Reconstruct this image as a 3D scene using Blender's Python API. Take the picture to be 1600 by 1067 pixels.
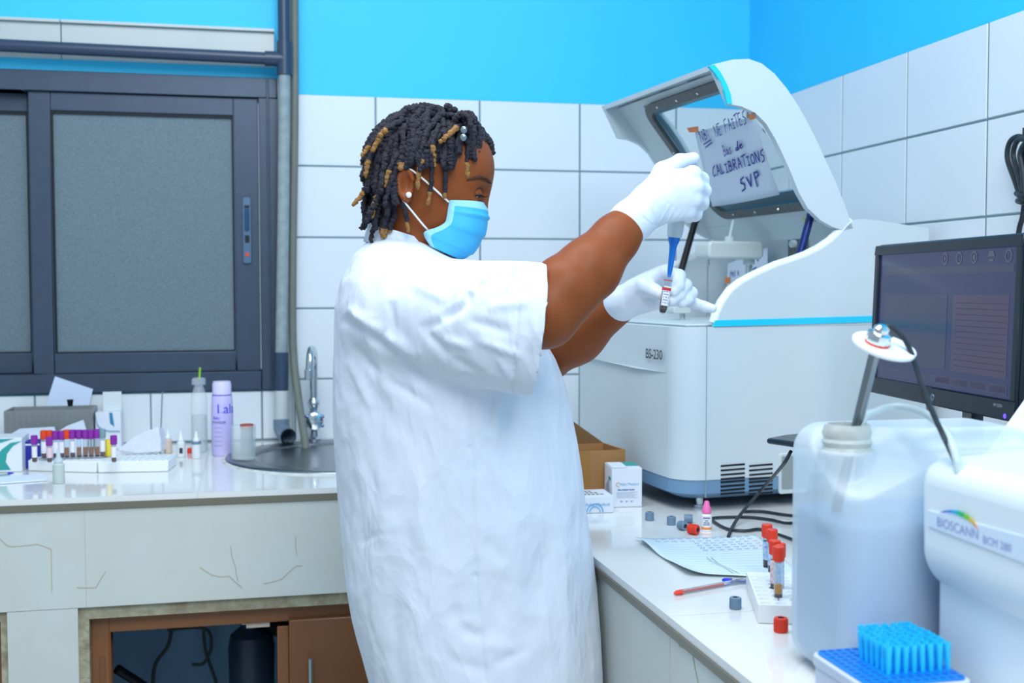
import bpy, bmesh, math, random
import numpy as np
from mathutils import Vector, Matrix, noise as mnoise
random.seed(7); rng = np.random.default_rng(7)
scene = bpy.context.scene
COL = scene.collection
for o in list(bpy.data.objects): bpy.data.objects.remove(o)

# ------------------------------------------------------------------ camera
FPX, PITCH, ROLL, YAW = 1815.0, -0.0464, -0.0018, 0.218
CAM = np.array([-1.4794, -3.33, 1.363])
_fw = np.array([math.sin(YAW)*math.cos(PITCH), math.cos(YAW)*math.cos(PITCH), math.sin(PITCH)])
_r = np.array([math.cos(YAW), -math.sin(YAW), 0.0]); _u = np.cross(_r, _fw)
RT = _r*math.cos(ROLL)+_u*math.sin(ROLL); UP = -_r*math.sin(ROLL)+_u*math.cos(ROLL)
cam_data = bpy.data.cameras.new('camera'); cam = bpy.data.objects.new('camera', cam_data); COL.objects.link(cam)
cam_data.sensor_width = 36; cam_data.sensor_fit = 'HORIZONTAL'; cam_data.lens = FPX/1600*36
cam_data.clip_start = 0.05; cam_data.clip_end = 50
cam.matrix_world = Matrix(((RT[0], UP[0], -_fw[0], CAM[0]), (RT[1], UP[1], -_fw[1], CAM[1]), (RT[2], UP[2], -_fw[2], CAM[2]), (0, 0, 0, 1)))
cam_data.dof.use_dof = True; cam_data.dof.focus_distance = 1.95; cam_data.dof.aperture_fstop = 5.0
scene.camera = cam
# ------------------------------------------------------------------ light
world = bpy.data.worlds.new('world'); scene.world = world; world.use_nodes = True
world.node_tree.nodes['Background'].inputs[0].default_value = (0.64, 0.84, 1.0, 1)
world.node_tree.nodes['Background'].inputs[1].default_value = 0.62
def area(name, loc, target, sx, sy, power, col=(1, 1, 1)):
    d = bpy.data.lights.new(name, 'AREA'); d.shape = 'RECTANGLE'; d.size = sx; d.size_y = sy; d.energy = power; d.color = col
    o = bpy.data.objects.new(name, d); COL.objects.link(o); o.location = loc
    o.rotation_euler = (Vector(target)-Vector(loc)).to_track_quat('-Z', 'Y').to_euler()
    return o
area('bounced_flash', (-1.25, -4.1, 3.35), (-1.1, -0.9, 1.1), 1.8, 1.3, 74, (0.88, 0.945, 1.0))
area('ceiling_lamp', (-1.35, -1.75, 2.95), (-1.3, -1.7, 0), 1.6, 0.7, 30, (0.88, 0.945, 1.0))
scene.view_settings.view_transform = 'Standard'; scene.view_settings.look = 'None'
scene.view_settings.gamma = 1.0; scene.view_settings.use_curve_mapping = False; scene.view_settings.exposure = 0.0
scene.cycles.use_denoising = True

# ------------------------------------------------------------------ helpers
def ray(x, y): return _fw + RT*(x-800)/FPX - UP*(y-533.5)/FPX
def at(x, y, X=None, Y=None, Z=None, D=None):
    """the point of the room seen at pixel x,y lying on the given plane (or at depth D)"""
    d = ray(x, y)
    t = (X-CAM[0])/d[0] if X is not None else (Y-CAM[1])/d[1] if Y is not None else (Z-CAM[2])/d[2] if Z is not None else D
    return CAM+d*t
def lin(h):
    if isinstance(h, (tuple, list)): return tuple(h)[:3]
    h = h.lstrip('#'); c = [int(h[i:i+2], 16)/255 for i in (0, 2, 4)]
    return tuple(x/12.92 if x <= 0.04045 else ((x+0.055)/1.055)**2.4 for x in c)
MATS = {}
def mat(name, col='#ffffff', rough=0.5, metal=0.0, spec=0.5, trans=0.0, ior=1.45, alpha=1.0, emit=None, estr=0.0,
        noise=None, bump=None, sss=0.0, coat=0.0, sheen=0.0):
    """noise=(scale, colour2, amount[, detail]) mottles the colour; bump=(scale, distance[, detail]) gives fine relief"""
    if name in MATS: return MATS[name]
    m = bpy.data.materials.new(name); m.use_nodes = True; nt = m.node_tree; b = nt.nodes['Principled BSDF']
    I = b.inputs; c = lin(col)
    I['Base Color'].default_value = (*c, 1); I['Roughness'].default_value = rough; I['Metallic'].default_value = metal
    I['Specular IOR Level'].default_value = spec; I['Transmission Weight'].default_value = trans; I['IOR'].default_value = ior
    I['Alpha'].default_value = alpha; I['Coat Weight'].default_value = coat; I['Sheen Weight'].default_value = sheen
    if sss: I['Subsurface Weight'].default_value = sss; I['Subsurface Radius'].default_value = (0.01, 0.005, 0.003)
    if emit: I['Emission Color'].default_value = (*lin(emit), 1); I['Emission Strength'].default_value = estr
    tc = None
    if noise or bump: tc = nt.nodes.new('ShaderNodeTexCoord')
    if noise:
        n = nt.nodes.new('ShaderNodeTexNoise'); n.inputs['Scale'].default_value = noise[0]; n.inputs['Detail'].default_value = noise[3] if len(noise) > 3 else 4
        nt.links.new(tc.outputs['Object'], n.inputs['Vector'])
        rp = nt.nodes.new('ShaderNodeValToRGB'); rp.color_ramp.elements[0].position = 0.5-0.3; rp.color_ramp.elements[1].position = 0.8
        c2 = lin(noise[1]); a = noise[2]
        rp.color_ramp.elements[0].color = (*c, 1); rp.color_ramp.elements[1].color = (*[c[i]*(1-a)+c2[i]*a for i in range(3)], 1)
        nt.links.new(n.outputs['Fac'], rp.inputs[0]); nt.links.new(rp.outputs[0], I['Base Color'])
    if bump:
        n = nt.nodes.new('ShaderNodeTexNoise'); n.inputs['Scale'].default_value = bump[0]; n.inputs['Detail'].default_value = bump[2] if len(bump) > 2 else 3
        nt.links.new(tc.outputs['Object'], n.inputs['Vector'])
        bp = nt.nodes.new('ShaderNodeBump'); bp.inputs['Distance'].default_value = bump[1]; bp.inputs['Strength'].default_value = 1
        nt.links.new(n.outputs['Fac'], bp.inputs['Height']); nt.links.new(bp.outputs[0], I['Normal'])
    MATS[name] = m; return m
def unit(v): v = np.asarray(v, float); return v/np.linalg.norm(v)
class MB:
    """collects shapes for ONE mesh object"""
    def __init__(s): s.v = []; s.f = []; s.m = []
    def add(s, verts, faces, m=0):
        k = len(s.v); s.v += [tuple(float(c) for c in p) for p in verts]; s.f += [tuple(i+k for i in f) for f in faces]; s.m += [m]*len(faces); return s
    def box(s, lo, hi, m=0, fr=None):
        (x0, y0, z0), (x1, y1, z1) = lo, hi
        p = [(x0, y0, z0), (x1, y0, z0), (x1, y1, z0), (x0, y1, z0), (x0, y0, z1), (x1, y0, z1), (x1, y1, z1), (x0, y1, z1)]
        if fr: p = [fr(q) for q in p]
        return s.add(p, [(0, 3, 2, 1), (4, 5, 6, 7), (0, 1, 5, 4), (1, 2, 6, 5), (2, 3, 7, 6), (3, 0, 4, 7)], m)
    def prism(s, poly, h0, h1, fr, m=0):
        """poly in the frame's x,y; extruded along its z"""
        n = len(poly); p = [fr((x, y, h0)) for x, y in poly]+[fr((x, y, h1)) for x, y in poly]
        return s.add(p, [tuple(range(n))[::-1], tuple(range(n, 2*n))]+[(i, (i+1) % n, n+(i+1) % n, n+i) for i in range(n)], m)
    def tube(s, path, r, n=8, m=0, closed=False, caps=True, flat=1.0):
        P = [np.asarray(p, float) for p in path]; k = len(P); rr = list(r) if hasattr(r, '__len__') else [r]*k
        rings = []; prev = None
        for i in range(k):
            t = P[(i+1) % k]-P[i-1] if closed else P[min(i+1, k-1)]-P[max(i-1, 0)]
            t = unit(t)
            if prev is None:
                a = np.array([0, 0, 1.0]) if abs(t[2]) < 0.9 else np.array([1.0, 0, 0])
                u = unit(np.cross(t, a))
            else: u = unit(prev-t*(prev@t))
            prev = u; w = np.cross(t, u)
            rings.append([P[i]+rr[i]*(math.cos(2*math.pi*j/n)*u+flat*math.sin(2*math.pi*j/n)*w) for j in range(n)])
        v = [q for ring in rings for q in ring]; f = []
        for i in range(k if closed else k-1):
            a = i*n; b = ((i+1) % k)*n
            for j in range(n): f.append((a+j, a+(j+1) % n, b+(j+1) % n, b+j))
        if caps and not closed: f += [tuple(range(n))[::-1], tuple(range((k-1)*n, k*n))]
        return s.add(v, f, m)
    def lathe(s, prof, n=24, o=(0, 0, 0), axis=(0, 0, 1), m=0, closed=False):
        """prof: (radius, height[, material])"""
        ax = unit(axis); a = np.array([1.0, 0, 0]) if abs(ax[0]) < 0.9 else np.array([0, 1.0, 0])
        u = unit(np.cross(np.cross(ax, a), ax)); w = np.cross(ax, u); o = np.asarray(o, float)
        v = [o+ax*p[1]+p[0]*(math.cos(2*math.pi*j/n)*u+math.sin(2*math.pi*j/n)*w) for p in prof for j in range(n)]
        k = len(s.v); s.v += [tuple(float(c) for c in p) for p in v]
        L = len(prof)
        for i in range(L if closed else L-1):
            mi = prof[i][2] if len(prof[i]) > 2 else m; i2 = (i+1) % L
            for j in range(n): s.f.append((k+i*n+j, k+i*n+(j+1) % n, k+i2*n+(j+1) % n, k+i2*n+j)); s.m.append(mi)
        if not closed:
            for i, rev in ((0, 1), (L-1, 0)):
                if prof[i][0] > 1e-6:
                    f = tuple(k+i*n+j for j in range(n)); s.f.append(f[::-1] if rev else f); s.m.append(prof[min(i, L-2)][2] if len(prof[min(i, L-2)]) > 2 else m)
        return s
    def sphere(s, c, r, nu=16, nv=10, m=0, axes=None):
        r = np.array(r if hasattr(r, '__len__') else (r,)*3, float); A = np.eye(3) if axes is None else np.array(axes)
        v = [np.asarray(c)+(r*np.array([math.sin(math.pi*i/nv)*math.cos(2*math.pi*j/nu), math.sin(math.pi*i/nv)*math.sin(2*math.pi*j/nu), math.cos(math.pi*i/nv)]))@A for i in range(nv+1) for j in range(nu)]
        return s.add(v, [(i*nu+j, (i+1)*nu+j, (i+1)*nu+(j+1) % nu, i*nu+(j+1) % nu) for i in range(nv) for j in range(nu)], m)
def frame(o, x, y, z=None):
    o = np.asarray(o, float); x = unit(x); y = unit(y); z = np.cross(x, y) if z is None else unit(z)
    return lambda p: o+x*p[0]+y*p[1]+z*p[2]
def rotz(deg, o=(0, 0, 0)):
    a = math.radians(deg); return frame(o, (math.cos(a), math.sin(a), 0), (-math.sin(a), math.cos(a), 0))
def wmat(o):
    m = o.matrix_basis.copy()
    while o.parent: o = o.parent; m = o.matrix_basis @ m
    return m
def mesh_of(name, mb, mats, smooth=False, angle=40):
    me = bpy.data.meshes.new(name); me.from_pydata(mb.v, [], mb.f)
    for m in (mats if isinstance(mats, (list, tuple)) else [mats]): me.materials.append(m)
    me.polygons.foreach_set('material_index', mb.m)
    bm = bmesh.new(); bm.from_mesh(me); bmesh.ops.remove_doubles(bm, verts=bm.verts, dist=1e-6); bmesh.ops.recalc_face_normals(bm, faces=bm.faces)
    if smooth:
        lim = math.radians(angle)
        for f in bm.faces: f.smooth = True
        for e in bm.edges: e.smooth = not (len(e.link_faces) == 2 and e.calc_face_angle(0) > lim)
    bm.to_mesh(me); bm.free(); me.update(); return me
def link(name, me, parent=None, loc=None, rz=0.0):
    o = bpy.data.objects.new(name, me); COL.objects.link(o); o.parent = parent
    if loc is not None: o.location = tuple(float(c) for c in loc)
    if rz: o.rotation_euler = (0, 0, math.radians(rz))
    return o
def obj(name, mb, mats, parent=None, smooth=False, bevel=0, seg=2, label=None, cat=None, group=None, kind=None, angle=40, local=False):
    """one mesh object; its shapes are given in room coordinates unless local"""
    if not local:
        if parent is not None: inv = wmat(parent).inverted(); mb.v = [tuple(inv @ Vector(p)) for p in mb.v]; loc = None
        else:
            V = np.array(mb.v); c = (V.min(0)+V.max(0))/2; c[2] = V[:, 2].min(); mb.v = [tuple(p) for p in V-c]; loc = c
    else: loc = None
    o = link(name, mesh_of(name, mb, mats, smooth or bevel > 0, angle if not bevel else 30), parent, loc)
    if bevel:
        md = o.modifiers.new('bevel', 'BEVEL'); md.width = bevel; md.segments = seg; md.limit_method = 'ANGLE'; md.angle_limit = math.radians(30)
    return tag(o, label, cat, group, kind)
def tag(o, label=None, cat=None, group=None, kind=None):
    for k, v in (('label', label), ('category', cat), ('group', group), ('kind', kind)):
        if v: o[k] = v
    return o
def thing(name, label, cat, loc, group=None, rz=0.0):
    o = bpy.data.objects.new(name, None); COL.objects.link(o); o.empty_display_size = 0.05
    o.location = tuple(float(c) for c in loc); o.rotation_euler = (0, 0, math.radians(rz)); return tag(o, label, cat, group)
def text_mb(body, size, o, x, y, off=0.0004, align='LEFT', sx=1.0, shear=0.0, bold=0.0):
    cu = bpy.data.curves.new('t', 'FONT'); cu.body = body; cu.size = size; cu.align_x = align; cu.shear = shear; cu.offset = bold; cu.resolution_u = 3
    to = bpy.data.objects.new('t', cu); COL.objects.link(to); bpy.context.view_layer.update()
    me = bpy.data.meshes.new_from_object(to.evaluated_get(bpy.context.evaluated_depsgraph_get()))
    fr = frame(o, x, y); mb = MB(); mb.add([fr((v.co.x*sx, v.co.y, off)) for v in me.vertices], [tuple(p.vertices) for p in me.polygons])
    bpy.data.objects.remove(to); bpy.data.curves.remove(cu); bpy.data.meshes.remove(me); return mb
STROKES = {'N': '0,0 0,10 5,0 6,10', 'B': '0,0 1,10 4,9 4,6 1,5 5,4 5,1 0,0', ':': '1,2 1,3;1,6 1,7', 'E': '5,10 0,10 0,0 5,0;0,5 4,5', 'F': '6,11 1,10 0,0;0,5 4,6',
  'A': '0,0 3,10 6,0;1,4 5,4', 'I': '0,0 4,0;2,0 2,8;0,8 4,8', 'T': '0,10 7,11;3,10 3,0', 'S': '6,10 2,9 1,6 5,4 4,0 0,-1', 's': '4,6 1,5 4,2 2,0 0,1', 'a': '4,5 1,5 0,1 3,1 4,5 5,0',
  'd': '4,4 1,4 0,1 3,0 4,4 6,12 4,4 5,0', 'e': '0,3 4,4 3,6 1,5 0,2 2,0 5,1', 'C': '7,10 3,8 0,3 1,0 5,1', 'L': '1,10 0,0 4,1', 'R': '0,0 1,10 5,9 4,6 1,5 5,0', 'O': '3,9 0,6 1,1 4,0 6,4 5,8 3,9',
  'V': '0,9 3,0 6,10', 'P': '1,-2 1,10 5,10 6,7 1,5', "'": '1,11 0,8', '-': '0,5 4,5', 'i': '1,0 1,6;1,8 1,9', 't': '2,9 2,1 4,0;0,6 4,6', 'r': '0,6 1,0;1,4 4,6', 'o': '2,6 0,3 2,0 4,3 2,6', 'l': '1,10 1,0',
  'n': '0,6 0,0;0,4 3,6 4,0', 'm': '0,6 0,0;0,4 2,6 3,0;3,4 5,6 6,0', 'u': '0,6 1,0 4,1 4,6 5,0', 'c': '4,6 1,5 1,1 4,0', 'p': '0,6 0,-4;0,5 4,5 3,1 0,1'}
def strokes_mb(mb, txt, h, o, x, y, wpen=0.003, slant=0.0, off=0.0006, adv=8.0):
    """handwriting: each pen stroke a thin ribbon lying on the sheet"""
    fr = frame(o, x, y); cx = 0.0; k = h/10
    for ch in txt:
        if ch != ' ':
            for st in STROKES[ch].split(';'):
                pts = [tuple(map(float, p.split(','))) for p in st.split()]
                for (x0, y0), (x1, y1) in zip(pts, pts[1:]):
                    a = np.array([(cx+x0+y0*slant)*k, y0*k]); b = np.array([(cx+x1+y1*slant)*k, y1*k]); d = unit(b-a); nn = np.array([-d[1], d[0]])*wpen/2; e = d*wpen*0.3
                    mb.add([fr((*q, off)) for q in (a-nn-e, b-nn+e, b+nn+e, a+nn-e)], [(0, 1, 2, 3)])
        cx += adv*0.8 if ch in ' I:il\'' else adv
    return mb
def crv(pts, n=8):
    """smooth curve through the points"""
    P = [np.asarray(p, float) for p in pts]; P = [2*P[0]-P[1]]+P+[2*P[-1]-P[-2]]; out = []
    for i in range(1, len(P)-2):
        for k in range(n):
            t = k/n; a, b, c, d = P[i-1:i+3]
            out.append(0.5*(2*b+(c-a)*t+(2*a-5*b+4*c-d)*t*t+(3*b-a-3*c+d)*t**3))
    return out+[P[-2]]
def rrect(x0, y0, x1, y1, r, n=5):
    out = []
    for cx, cy, a0 in ((x1-r, y1-r, 0), (x0+r, y1-r, 90), (x0+r, y0+r, 180), (x1-r, y0+r, 270)):
        for i in range(n+1): a = math.radians(a0+90*i/n); out.append((cx+r*math.cos(a), cy+r*math.sin(a)))
    return out
# ---- implicit surfaces: a grid of signed distances turned into one continuous mesh
class SDF:
    def __init__(s, lo, hi, h):
        s.lo = np.array(lo, float); s.h = h; s.n = np.ceil((np.array(hi)-s.lo)/h).astype(int)+1; s.F = np.full(tuple(s.n), 9.0, np.float32)
    def sub(s, lo, hi):
        a = np.clip(np.floor((np.array(lo)-s.lo)/s.h).astype(int), 0, s.n); b = np.clip(np.ceil((np.array(hi)-s.lo)/s.h).astype(int)+1, 0, s.n)
        sl = tuple(slice(i, j) for i, j in zip(a, b))
        ax = [(s.lo[k]+s.h*np.arange(a[k], b[k])).astype(np.float32) for k in range(3)]
        return sl, ax[0][:, None, None], ax[1][None, :, None], ax[2][None, None, :]
    def mix(s, sl, d, k, op='+'):
        f = s.F[sl]
        if op == '+':
            if k <= 0: s.F[sl] = np.minimum(f, d); return
            h = np.clip(0.5+0.5*(f-d)/k, 0, 1); s.F[sl] = f*(1-h)+d*h-k*h*(1-h)
        else:
            d = -d; h = np.clip(0.5-0.5*(f-d)/max(k, 1e-6), 0, 1); s.F[sl] = f*(1-h)+d*h+k*h*(1-h)
    def cap(s, a, b, ra, rb, k=0.01, op='+', flat=None):
        """tapered limb from a to b; flat=(direction, factor) squashes it"""
        a = np.array(a, float); b = np.array(b, float); pad = max(ra, rb)*1.2+k+0.01
        sl, X, Y, Z = s.sub(np.minimum(a, b)-pad, np.maximum(a, b)+pad); d = b-a; L2 = d@d
        px, py, pz = X-a[0], Y-a[1], Z-a[2]
        t = np.clip((px*d[0]+py*d[1]+pz*d[2])/L2, 0, 1)
        qx, qy, qz = px-t*d[0], py-t*d[1], pz-t*d[2]; r2 = qx*qx+qy*qy+qz*qz
        if flat is not None:
            w = unit(flat[0]); c = qx*w[0]+qy*w[1]+qz*w[2]; r2 = r2+c*c*(1/flat[1]**2-1)
        s.mix(sl, np.sqrt(r2)-(ra+t*(rb-ra)), k, op)
    def ell(s, c, r, k=0.01, op='+', axes=None):
        c = np.array(c, float); r = np.array(r, float); pad = r.max()+k+0.01
        sl, X, Y, Z = s.sub(c-pad, c+pad); p = [X-c[0], Y-c[1], Z-c[2]]
        if axes is not None: p = [p[0]*w[0]+p[1]*w[1]+p[2]*w[2] for w in (unit(q) for q in axes)]
        q = np.sqrt((p[0]/r[0])**2+(p[1]/r[1])**2+(p[2]/r[2])**2); g = np.sqrt((p[0]/r[0]**2)**2+(p[1]/r[1]**2)**2+(p[2]/r[2]**2)**2)+1e-6
        s.mix(sl, q*(q-1)/g, k, op)
    def mesh(s):
        F = s.F; S = F < 0; n = s.n
        C = sum(S[i:n[0]-1+i, j:n[1]-1+j, k:n[2]-1+k].astype(np.int8) for i in (0, 1) for j in (0, 1) for k in (0, 1))
        act = (C > 0) & (C < 8); idx = np.full(act.shape, -1, np.int64); I = np.argwhere(act); idx[act] = np.arange(len(I))
        pos = np.zeros((len(I), 3)); cnt = np.zeros(len(I))
        for ax in range(3):
            o1, o2 = [k for k in range(3) if k != ax]
            for p in (0, 1):
                for q in (0, 1):
                    A = I.copy(); A[:, o1] += p; A[:, o2] += q; B = A.copy(); B[:, ax] += 1
                    fa = F[tuple(A.T)]; fb = F[tuple(B.T)]; m = (fa < 0) != (fb < 0); t = fa[m]/(fa[m]-fb[m])
                    P = A[m].astype(float); P[:, ax] += t; pos[m] += P; cnt[m] += 1
        V = s.lo+s.h*pos/cnt[:, None]; faces = []
        for ax in range(3):
            o1, o2 = (ax+1) % 3, (ax+2) % 3
            sl0 = [slice(1, -1)]*3; sl0[ax] = slice(0, -1); sl1 = [slice(1, -1)]*3; sl1[ax] = slice(1, None)
            a = S[tuple(sl0)]; b = S[tuple(sl1)]; E = np.argwhere(a != b); off = np.ones(3, int); off[ax] = 0; E = E+off
            inside = S[tuple(E.T)]; q = []
            for d1, d2 in ((-1, -1), (0, -1), (0, 0), (-1, 0)):
                G = E.copy(); G[:, o1] += d1; G[:, o2] += d2; q.append(idx[tuple(G.T)])
            q = np.stack(q, 1); q[~inside] = q[~inside][:, ::-1]; faces.append(q)
        Q = np.concatenate(faces); return V, Q[(Q >= 0).all(1)]
def normals_of(V, Q):
    n = np.cross(V[Q[:, 2]]-V[Q[:, 0]], V[Q[:, 3]]-V[Q[:, 1]]); N = np.zeros_like(V)
    for k in range(4): np.add.at(N, Q[:, k], n)
    return N/(np.linalg.norm(N, axis=1, keepdims=True)+1e-9)
def smooth_mesh(V, Q, it=2, f=0.5):
    for _ in range(it):
        A = np.zeros_like(V); c = np.zeros(len(V))
        for k in range(4):
            for j in (1, 3): np.add.at(A, Q[:, k], V[Q[:, (k+j) % 4]]); np.add.at(c, Q[:, k], 1)
        V = V*(1-f)+f*A/c[:, None]
    return V
def np_obj(name, V, Q, mats, parent=None, mi=None):
    inv = np.array(wmat(parent).inverted()) if parent is not None else np.eye(4)
    V = V@inv[:3, :3].T+inv[:3, 3]
    me = bpy.data.meshes.new(name); me.from_pydata(V.tolist(), [], Q.tolist()); me.polygons.foreach_set('use_smooth', [True]*len(Q))
    for m in (mats if isinstance(mats, (list, tuple)) else [mats]): me.materials.append(m)
    if mi is not None: me.polygons.foreach_set('material_index', mi)
    me.update(); return link(name, me, parent)

# ================================================================== the setting
ZL, ZR = 0.935, 0.90            # counter tops
YF, XF = -0.83, -0.915          # counter fronts
TOP = 1.905                     # top of the tiling
m_blue = mat('blue_paint', (0.03, 0.56, 0.93), 0.55, noise=(3, (0.05, 0.62, 0.96), 0.5))
m_floor = mat('floor_tile', '#b9bcb8', 0.3)
m_grout = mat('grout', '#6f8790', 0.8)
m_tile = mat('wall_tile', '#dfe6ec', 0.24, spec=0.3, noise=(2, '#d6dfe8', 0.6))
m_ctile = mat('counter_tile', '#e8eaea', 0.10, noise=(5, '#dedbd5', 0.6), coat=0.3)
m_ftile = mat('front_tile', '#cdd5d3', 0.22, noise=(6, '#c6c5b6', 0.7))
m_trim = mat('bronze_trim', '#7d786a', 0.35, 0.3)
m_white = mat('white_plastic', '#e6edf0', 0.35)
floor = obj('floor', MB().box((-3.3, -4.2, -0.1), (0.15, 0.15, 0)), m_floor, kind='structure')
WX0, WX1, WZ0, WZ1 = -2.74, -1.412, 1.079, 1.944      # window opening
wb = MB(); wb.box((WX1, 0, 0), (0.15, 0.15, 3.0)); wb.box((-3.3, 0, 0), (WX0, 0.15, 3.0)); wb.box((WX0, 0, 0), (WX1, 0.15, WZ0)); wb.box((WX0, 0, WZ1), (WX1, 0.15, 3.0))
wall_back = obj('wall_back', wb, m_blue, kind='structure')
wall_right = obj('wall_right', MB().box((0, -4.0, 0), (0.15, 0, 3.0)), m_blue, kind='structure')
obj('grout_bed', MB().box((-1.372, -0.003, 0.88), (0, 0, TOP-0.002)).box((WX0, -0.003, 0.9), (-1.372, 0, WZ0-0.004)), m_grout, wall_back)
obj('grout_bed', MB().box((-0.003, -2.7, 0.86), (0, -0.003, TOP-0.002)), m_grout, wall_right)
_tc = {}
def wall_tile(parent, p0, p1, flip):
    """a tile between two corners (along the wall, height); tiles of one size share a mesh"""
    g = 0.0024; w = p1[0]-p0[0]-2*g; h = p1[1]-p0[1]-2*g; key = (round(w, 3), round(h, 3), flip)
    if key not in _tc:
        mb = MB(); e = 0.0015; d0, d1 = -0.001, -0.0048
        P = [(0, d0, 0), (w, d0, 0), (w, d0, h), (0, d0, h), (0, d1+e, 0), (w, d1+e, 0), (w, d1+e, h), (0, d1+e, h), (e, d1, e), (w-e, d1, e), (w-e, d1, h-e), (e, d1, h-e)]
        if flip: P = [(y, -x, z) for x, y, z in P]
        mb.add(P, [(8, 9, 10, 11)]+[(a, (a+1) % 4, 4+(a+1) % 4, 4+a) for a in range(4)]+[(4+a, 4+(a+1) % 4, 8+(a+1) % 4, 8+a) for a in range(4)])
        _tc[key] = mesh_of('tile', mb, m_tile)
    z = p0[1]+g; j = (random.random()-0.5)*0.0006
    x = p0[0]+g
    loc = (j, -x, z) if flip else (x, j, z)
    inv = wmat(parent).inverted() @ Vector(loc); return link('tile', _tc[key], parent, inv)
cols = [-1.372, -1.1376, -0.837, -0.5364, -0.2359, -0.007]
for k in range(5):
    for a, b in zip(cols, cols[1:]): wall_tile(wall_back, (a, max(TOP-0.2*(k+1), 0.903)), (b, TOP-0.2*k), False)
for a in (-2.661, -2.361, -2.061, -1.762): wall_tile(wall_back, (a, 0.937), (min(a+0.3, -1.42), WZ0-0.003), False)
wall_tile(wall_back, (-1.462, 0.937), (-1.39, WZ0-0.003), False)
rl = [0.0, 0.2825, 0.585, 0.889, 1.192, 1.495, 1.798, 2.101, 2.404]
for k in range(5):
    for a, b in zip(rl, rl[1:]): wall_tile(wall_right, (max(a, 0.007), max(TOP-0.199*(k+1), 0.903)), (b, TOP-0.199*k), True)
# ---- sliding window
m_alu = mat('dark_aluminium', '#3d4a5c', 0.38, 0.25, noise=(30, '#46566b', 0.6))
m_gask = mat('black_gasket', '#0c1118', 0.6)
m_frost = mat('frosted_glass', '#526470', 0.38, noise=(420, '#7f959f', 0.75, 2), bump=(500, 0.0012))
m_chrome = mat('chrome', '#cfd6da', 0.12, 1.0)
win = obj('window_1', MB().box((WX0, -0.012, WZ1-0.055), (WX1, 0.09, WZ1)).box((WX1-0.05, -0.012, WZ0), (WX1, 0.09, WZ1-0.055)).box((WX0, -0.012, WZ0), (WX1-0.05, 0.09, WZ0+0.052)).box((WX0, -0.012, WZ0+0.052), (WX0+0.05, 0.09, WZ1-0.055))
          .box((WX1-0.029, -0.016, WZ0), (WX1-0.022, -0.012, WZ1-0.004)), m_alu, kind='structure', bevel=0.002)
def sash(x0, x1, y0, y1, sl, sr):
    s = obj('sash', MB().box((x0, y0, WZ0+0.052), (x0+sl, y1, WZ1-0.055)).box((x1-sr, y0, WZ0+0.052), (x1, y1, WZ1-0.055))
            .box((x0+sl, y0, WZ1-0.105), (x1-sr, y1, WZ1-0.055)).box((x0+sl, y0, WZ0+0.052), (x1-sr, y1, WZ0+0.108)), m_alu, win, bevel=0.0025)
    a, b, c, d = x0+sl, x1-sr, WZ0+0.108, WZ1-0.105; g = 0.006; yg = (y0+y1)/2
    obj('gasket', MB().box((a, yg-0.012, c), (a+g, yg+0.004, d)).box((b-g, yg-0.012, c), (b, yg+0.004, d)).box((a+g, yg-0.012, d-g), (b-g, yg+0.004, d)).box((a+g, yg-0.012, c), (b-g, yg+0.004, c+g*0.6)), m_gask, s)
    obj('pane', MB().box((a+g, yg-0.004, c+g*0.6), (b-g, yg+0.002, d-g)), m_frost, s)
    return s
s1 = sash(-2.063, WX1-0.052, -0.002, 0.030, 0.055, 0.066)
s2 = sash(WX0+0.05, -2.02, 0.036, 0.068, 0.06, 0.05)
hz = at(386, 360, Y=-0.004); hx = hz[0]
ltc = obj('sash_latch', MB().prism(rrect(-0.0115, -0.092, 0.0115, 0.092, 0.006, 3), 0, 0.007, frame((hx, -0.002, hz[2]-0.0), (1, 0, 0), (0, 0, 1), (0, -1, 0))), mat('latch_steel', '#5b7590', 0.3, 0.5), s1, bevel=0.0015)
fl = frame((hx, -0.009, hz[2]), (1, 0, 0), (0, 0, 1), (0, -1, 0))
obj('latch_grip', MB().prism(rrect(-0.006, -0.0, 0.006, 0.06, 0.003, 3), 0, 0.007, fl), mat('latch_blue', '#24486f', 0.3, 0.3), ltc, bevel=0.002)
obj('latch_slot', MB().box((-0.007, 0.062, 0), (0.007, 0.069, 0.001), fr=fl).box((-0.006, -0.034, 0), (0.006, -0.014, 0.001), fr=fl), m_gask, ltc)
obj('latch_mark', MB().box((-0.005, -0.072, 0), (0.005, -0.062, 0.0015), fr=fl), mat('latch_red', '#d8492c', 0.4), ltc)
# ---- trunking, pipes and hose on the back wall
trunk = thing('wall_trunking', 'long white plastic trunking strip on the blue wall above the window', 'trunking', (-2.0, 0, 1.98))
m_trunk = mat('trunking_plastic', '#c9d0d0', 0.4, noise=(4, '#b9c2c4', 0.7))
zt0, zt1 = 1.975, 2.075
for x0, x1 in ((-2.7, -1.9745), (-1.972, -1.418)):
    obj('trunking_cover', MB().box((x0, -0.022, zt0), (x1, -0.001, zt1-0.008)).box((x0, -0.034, zt1-0.008), (x1, -0.001, zt1)), m_trunk, trunk, bevel=0.001)
obj('end_bracket', MB().box((-2.142, -0.05, zt0+0.005), (-2.130, -0.034, zt1+0.004)), m_trunk, trunk, bevel=0.002)
m_pvc = mat('dark_pvc', '#33435c', 0.35); m_pvcw = mat('painted_pvc', '#9ba9ad', 0.6, noise=(40, '#6f7f86', 0.7)); m_hose = mat('grey_hose', '#777c74', 0.6, noise=(30, '#5f6660', 0.6))
wp = thing('waste_pipe', 'dark and grey plastic waste pipe with a tee beside the window', 'pipe', (-1.395, -0.05, ZL))
xp = -1.392
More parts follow.
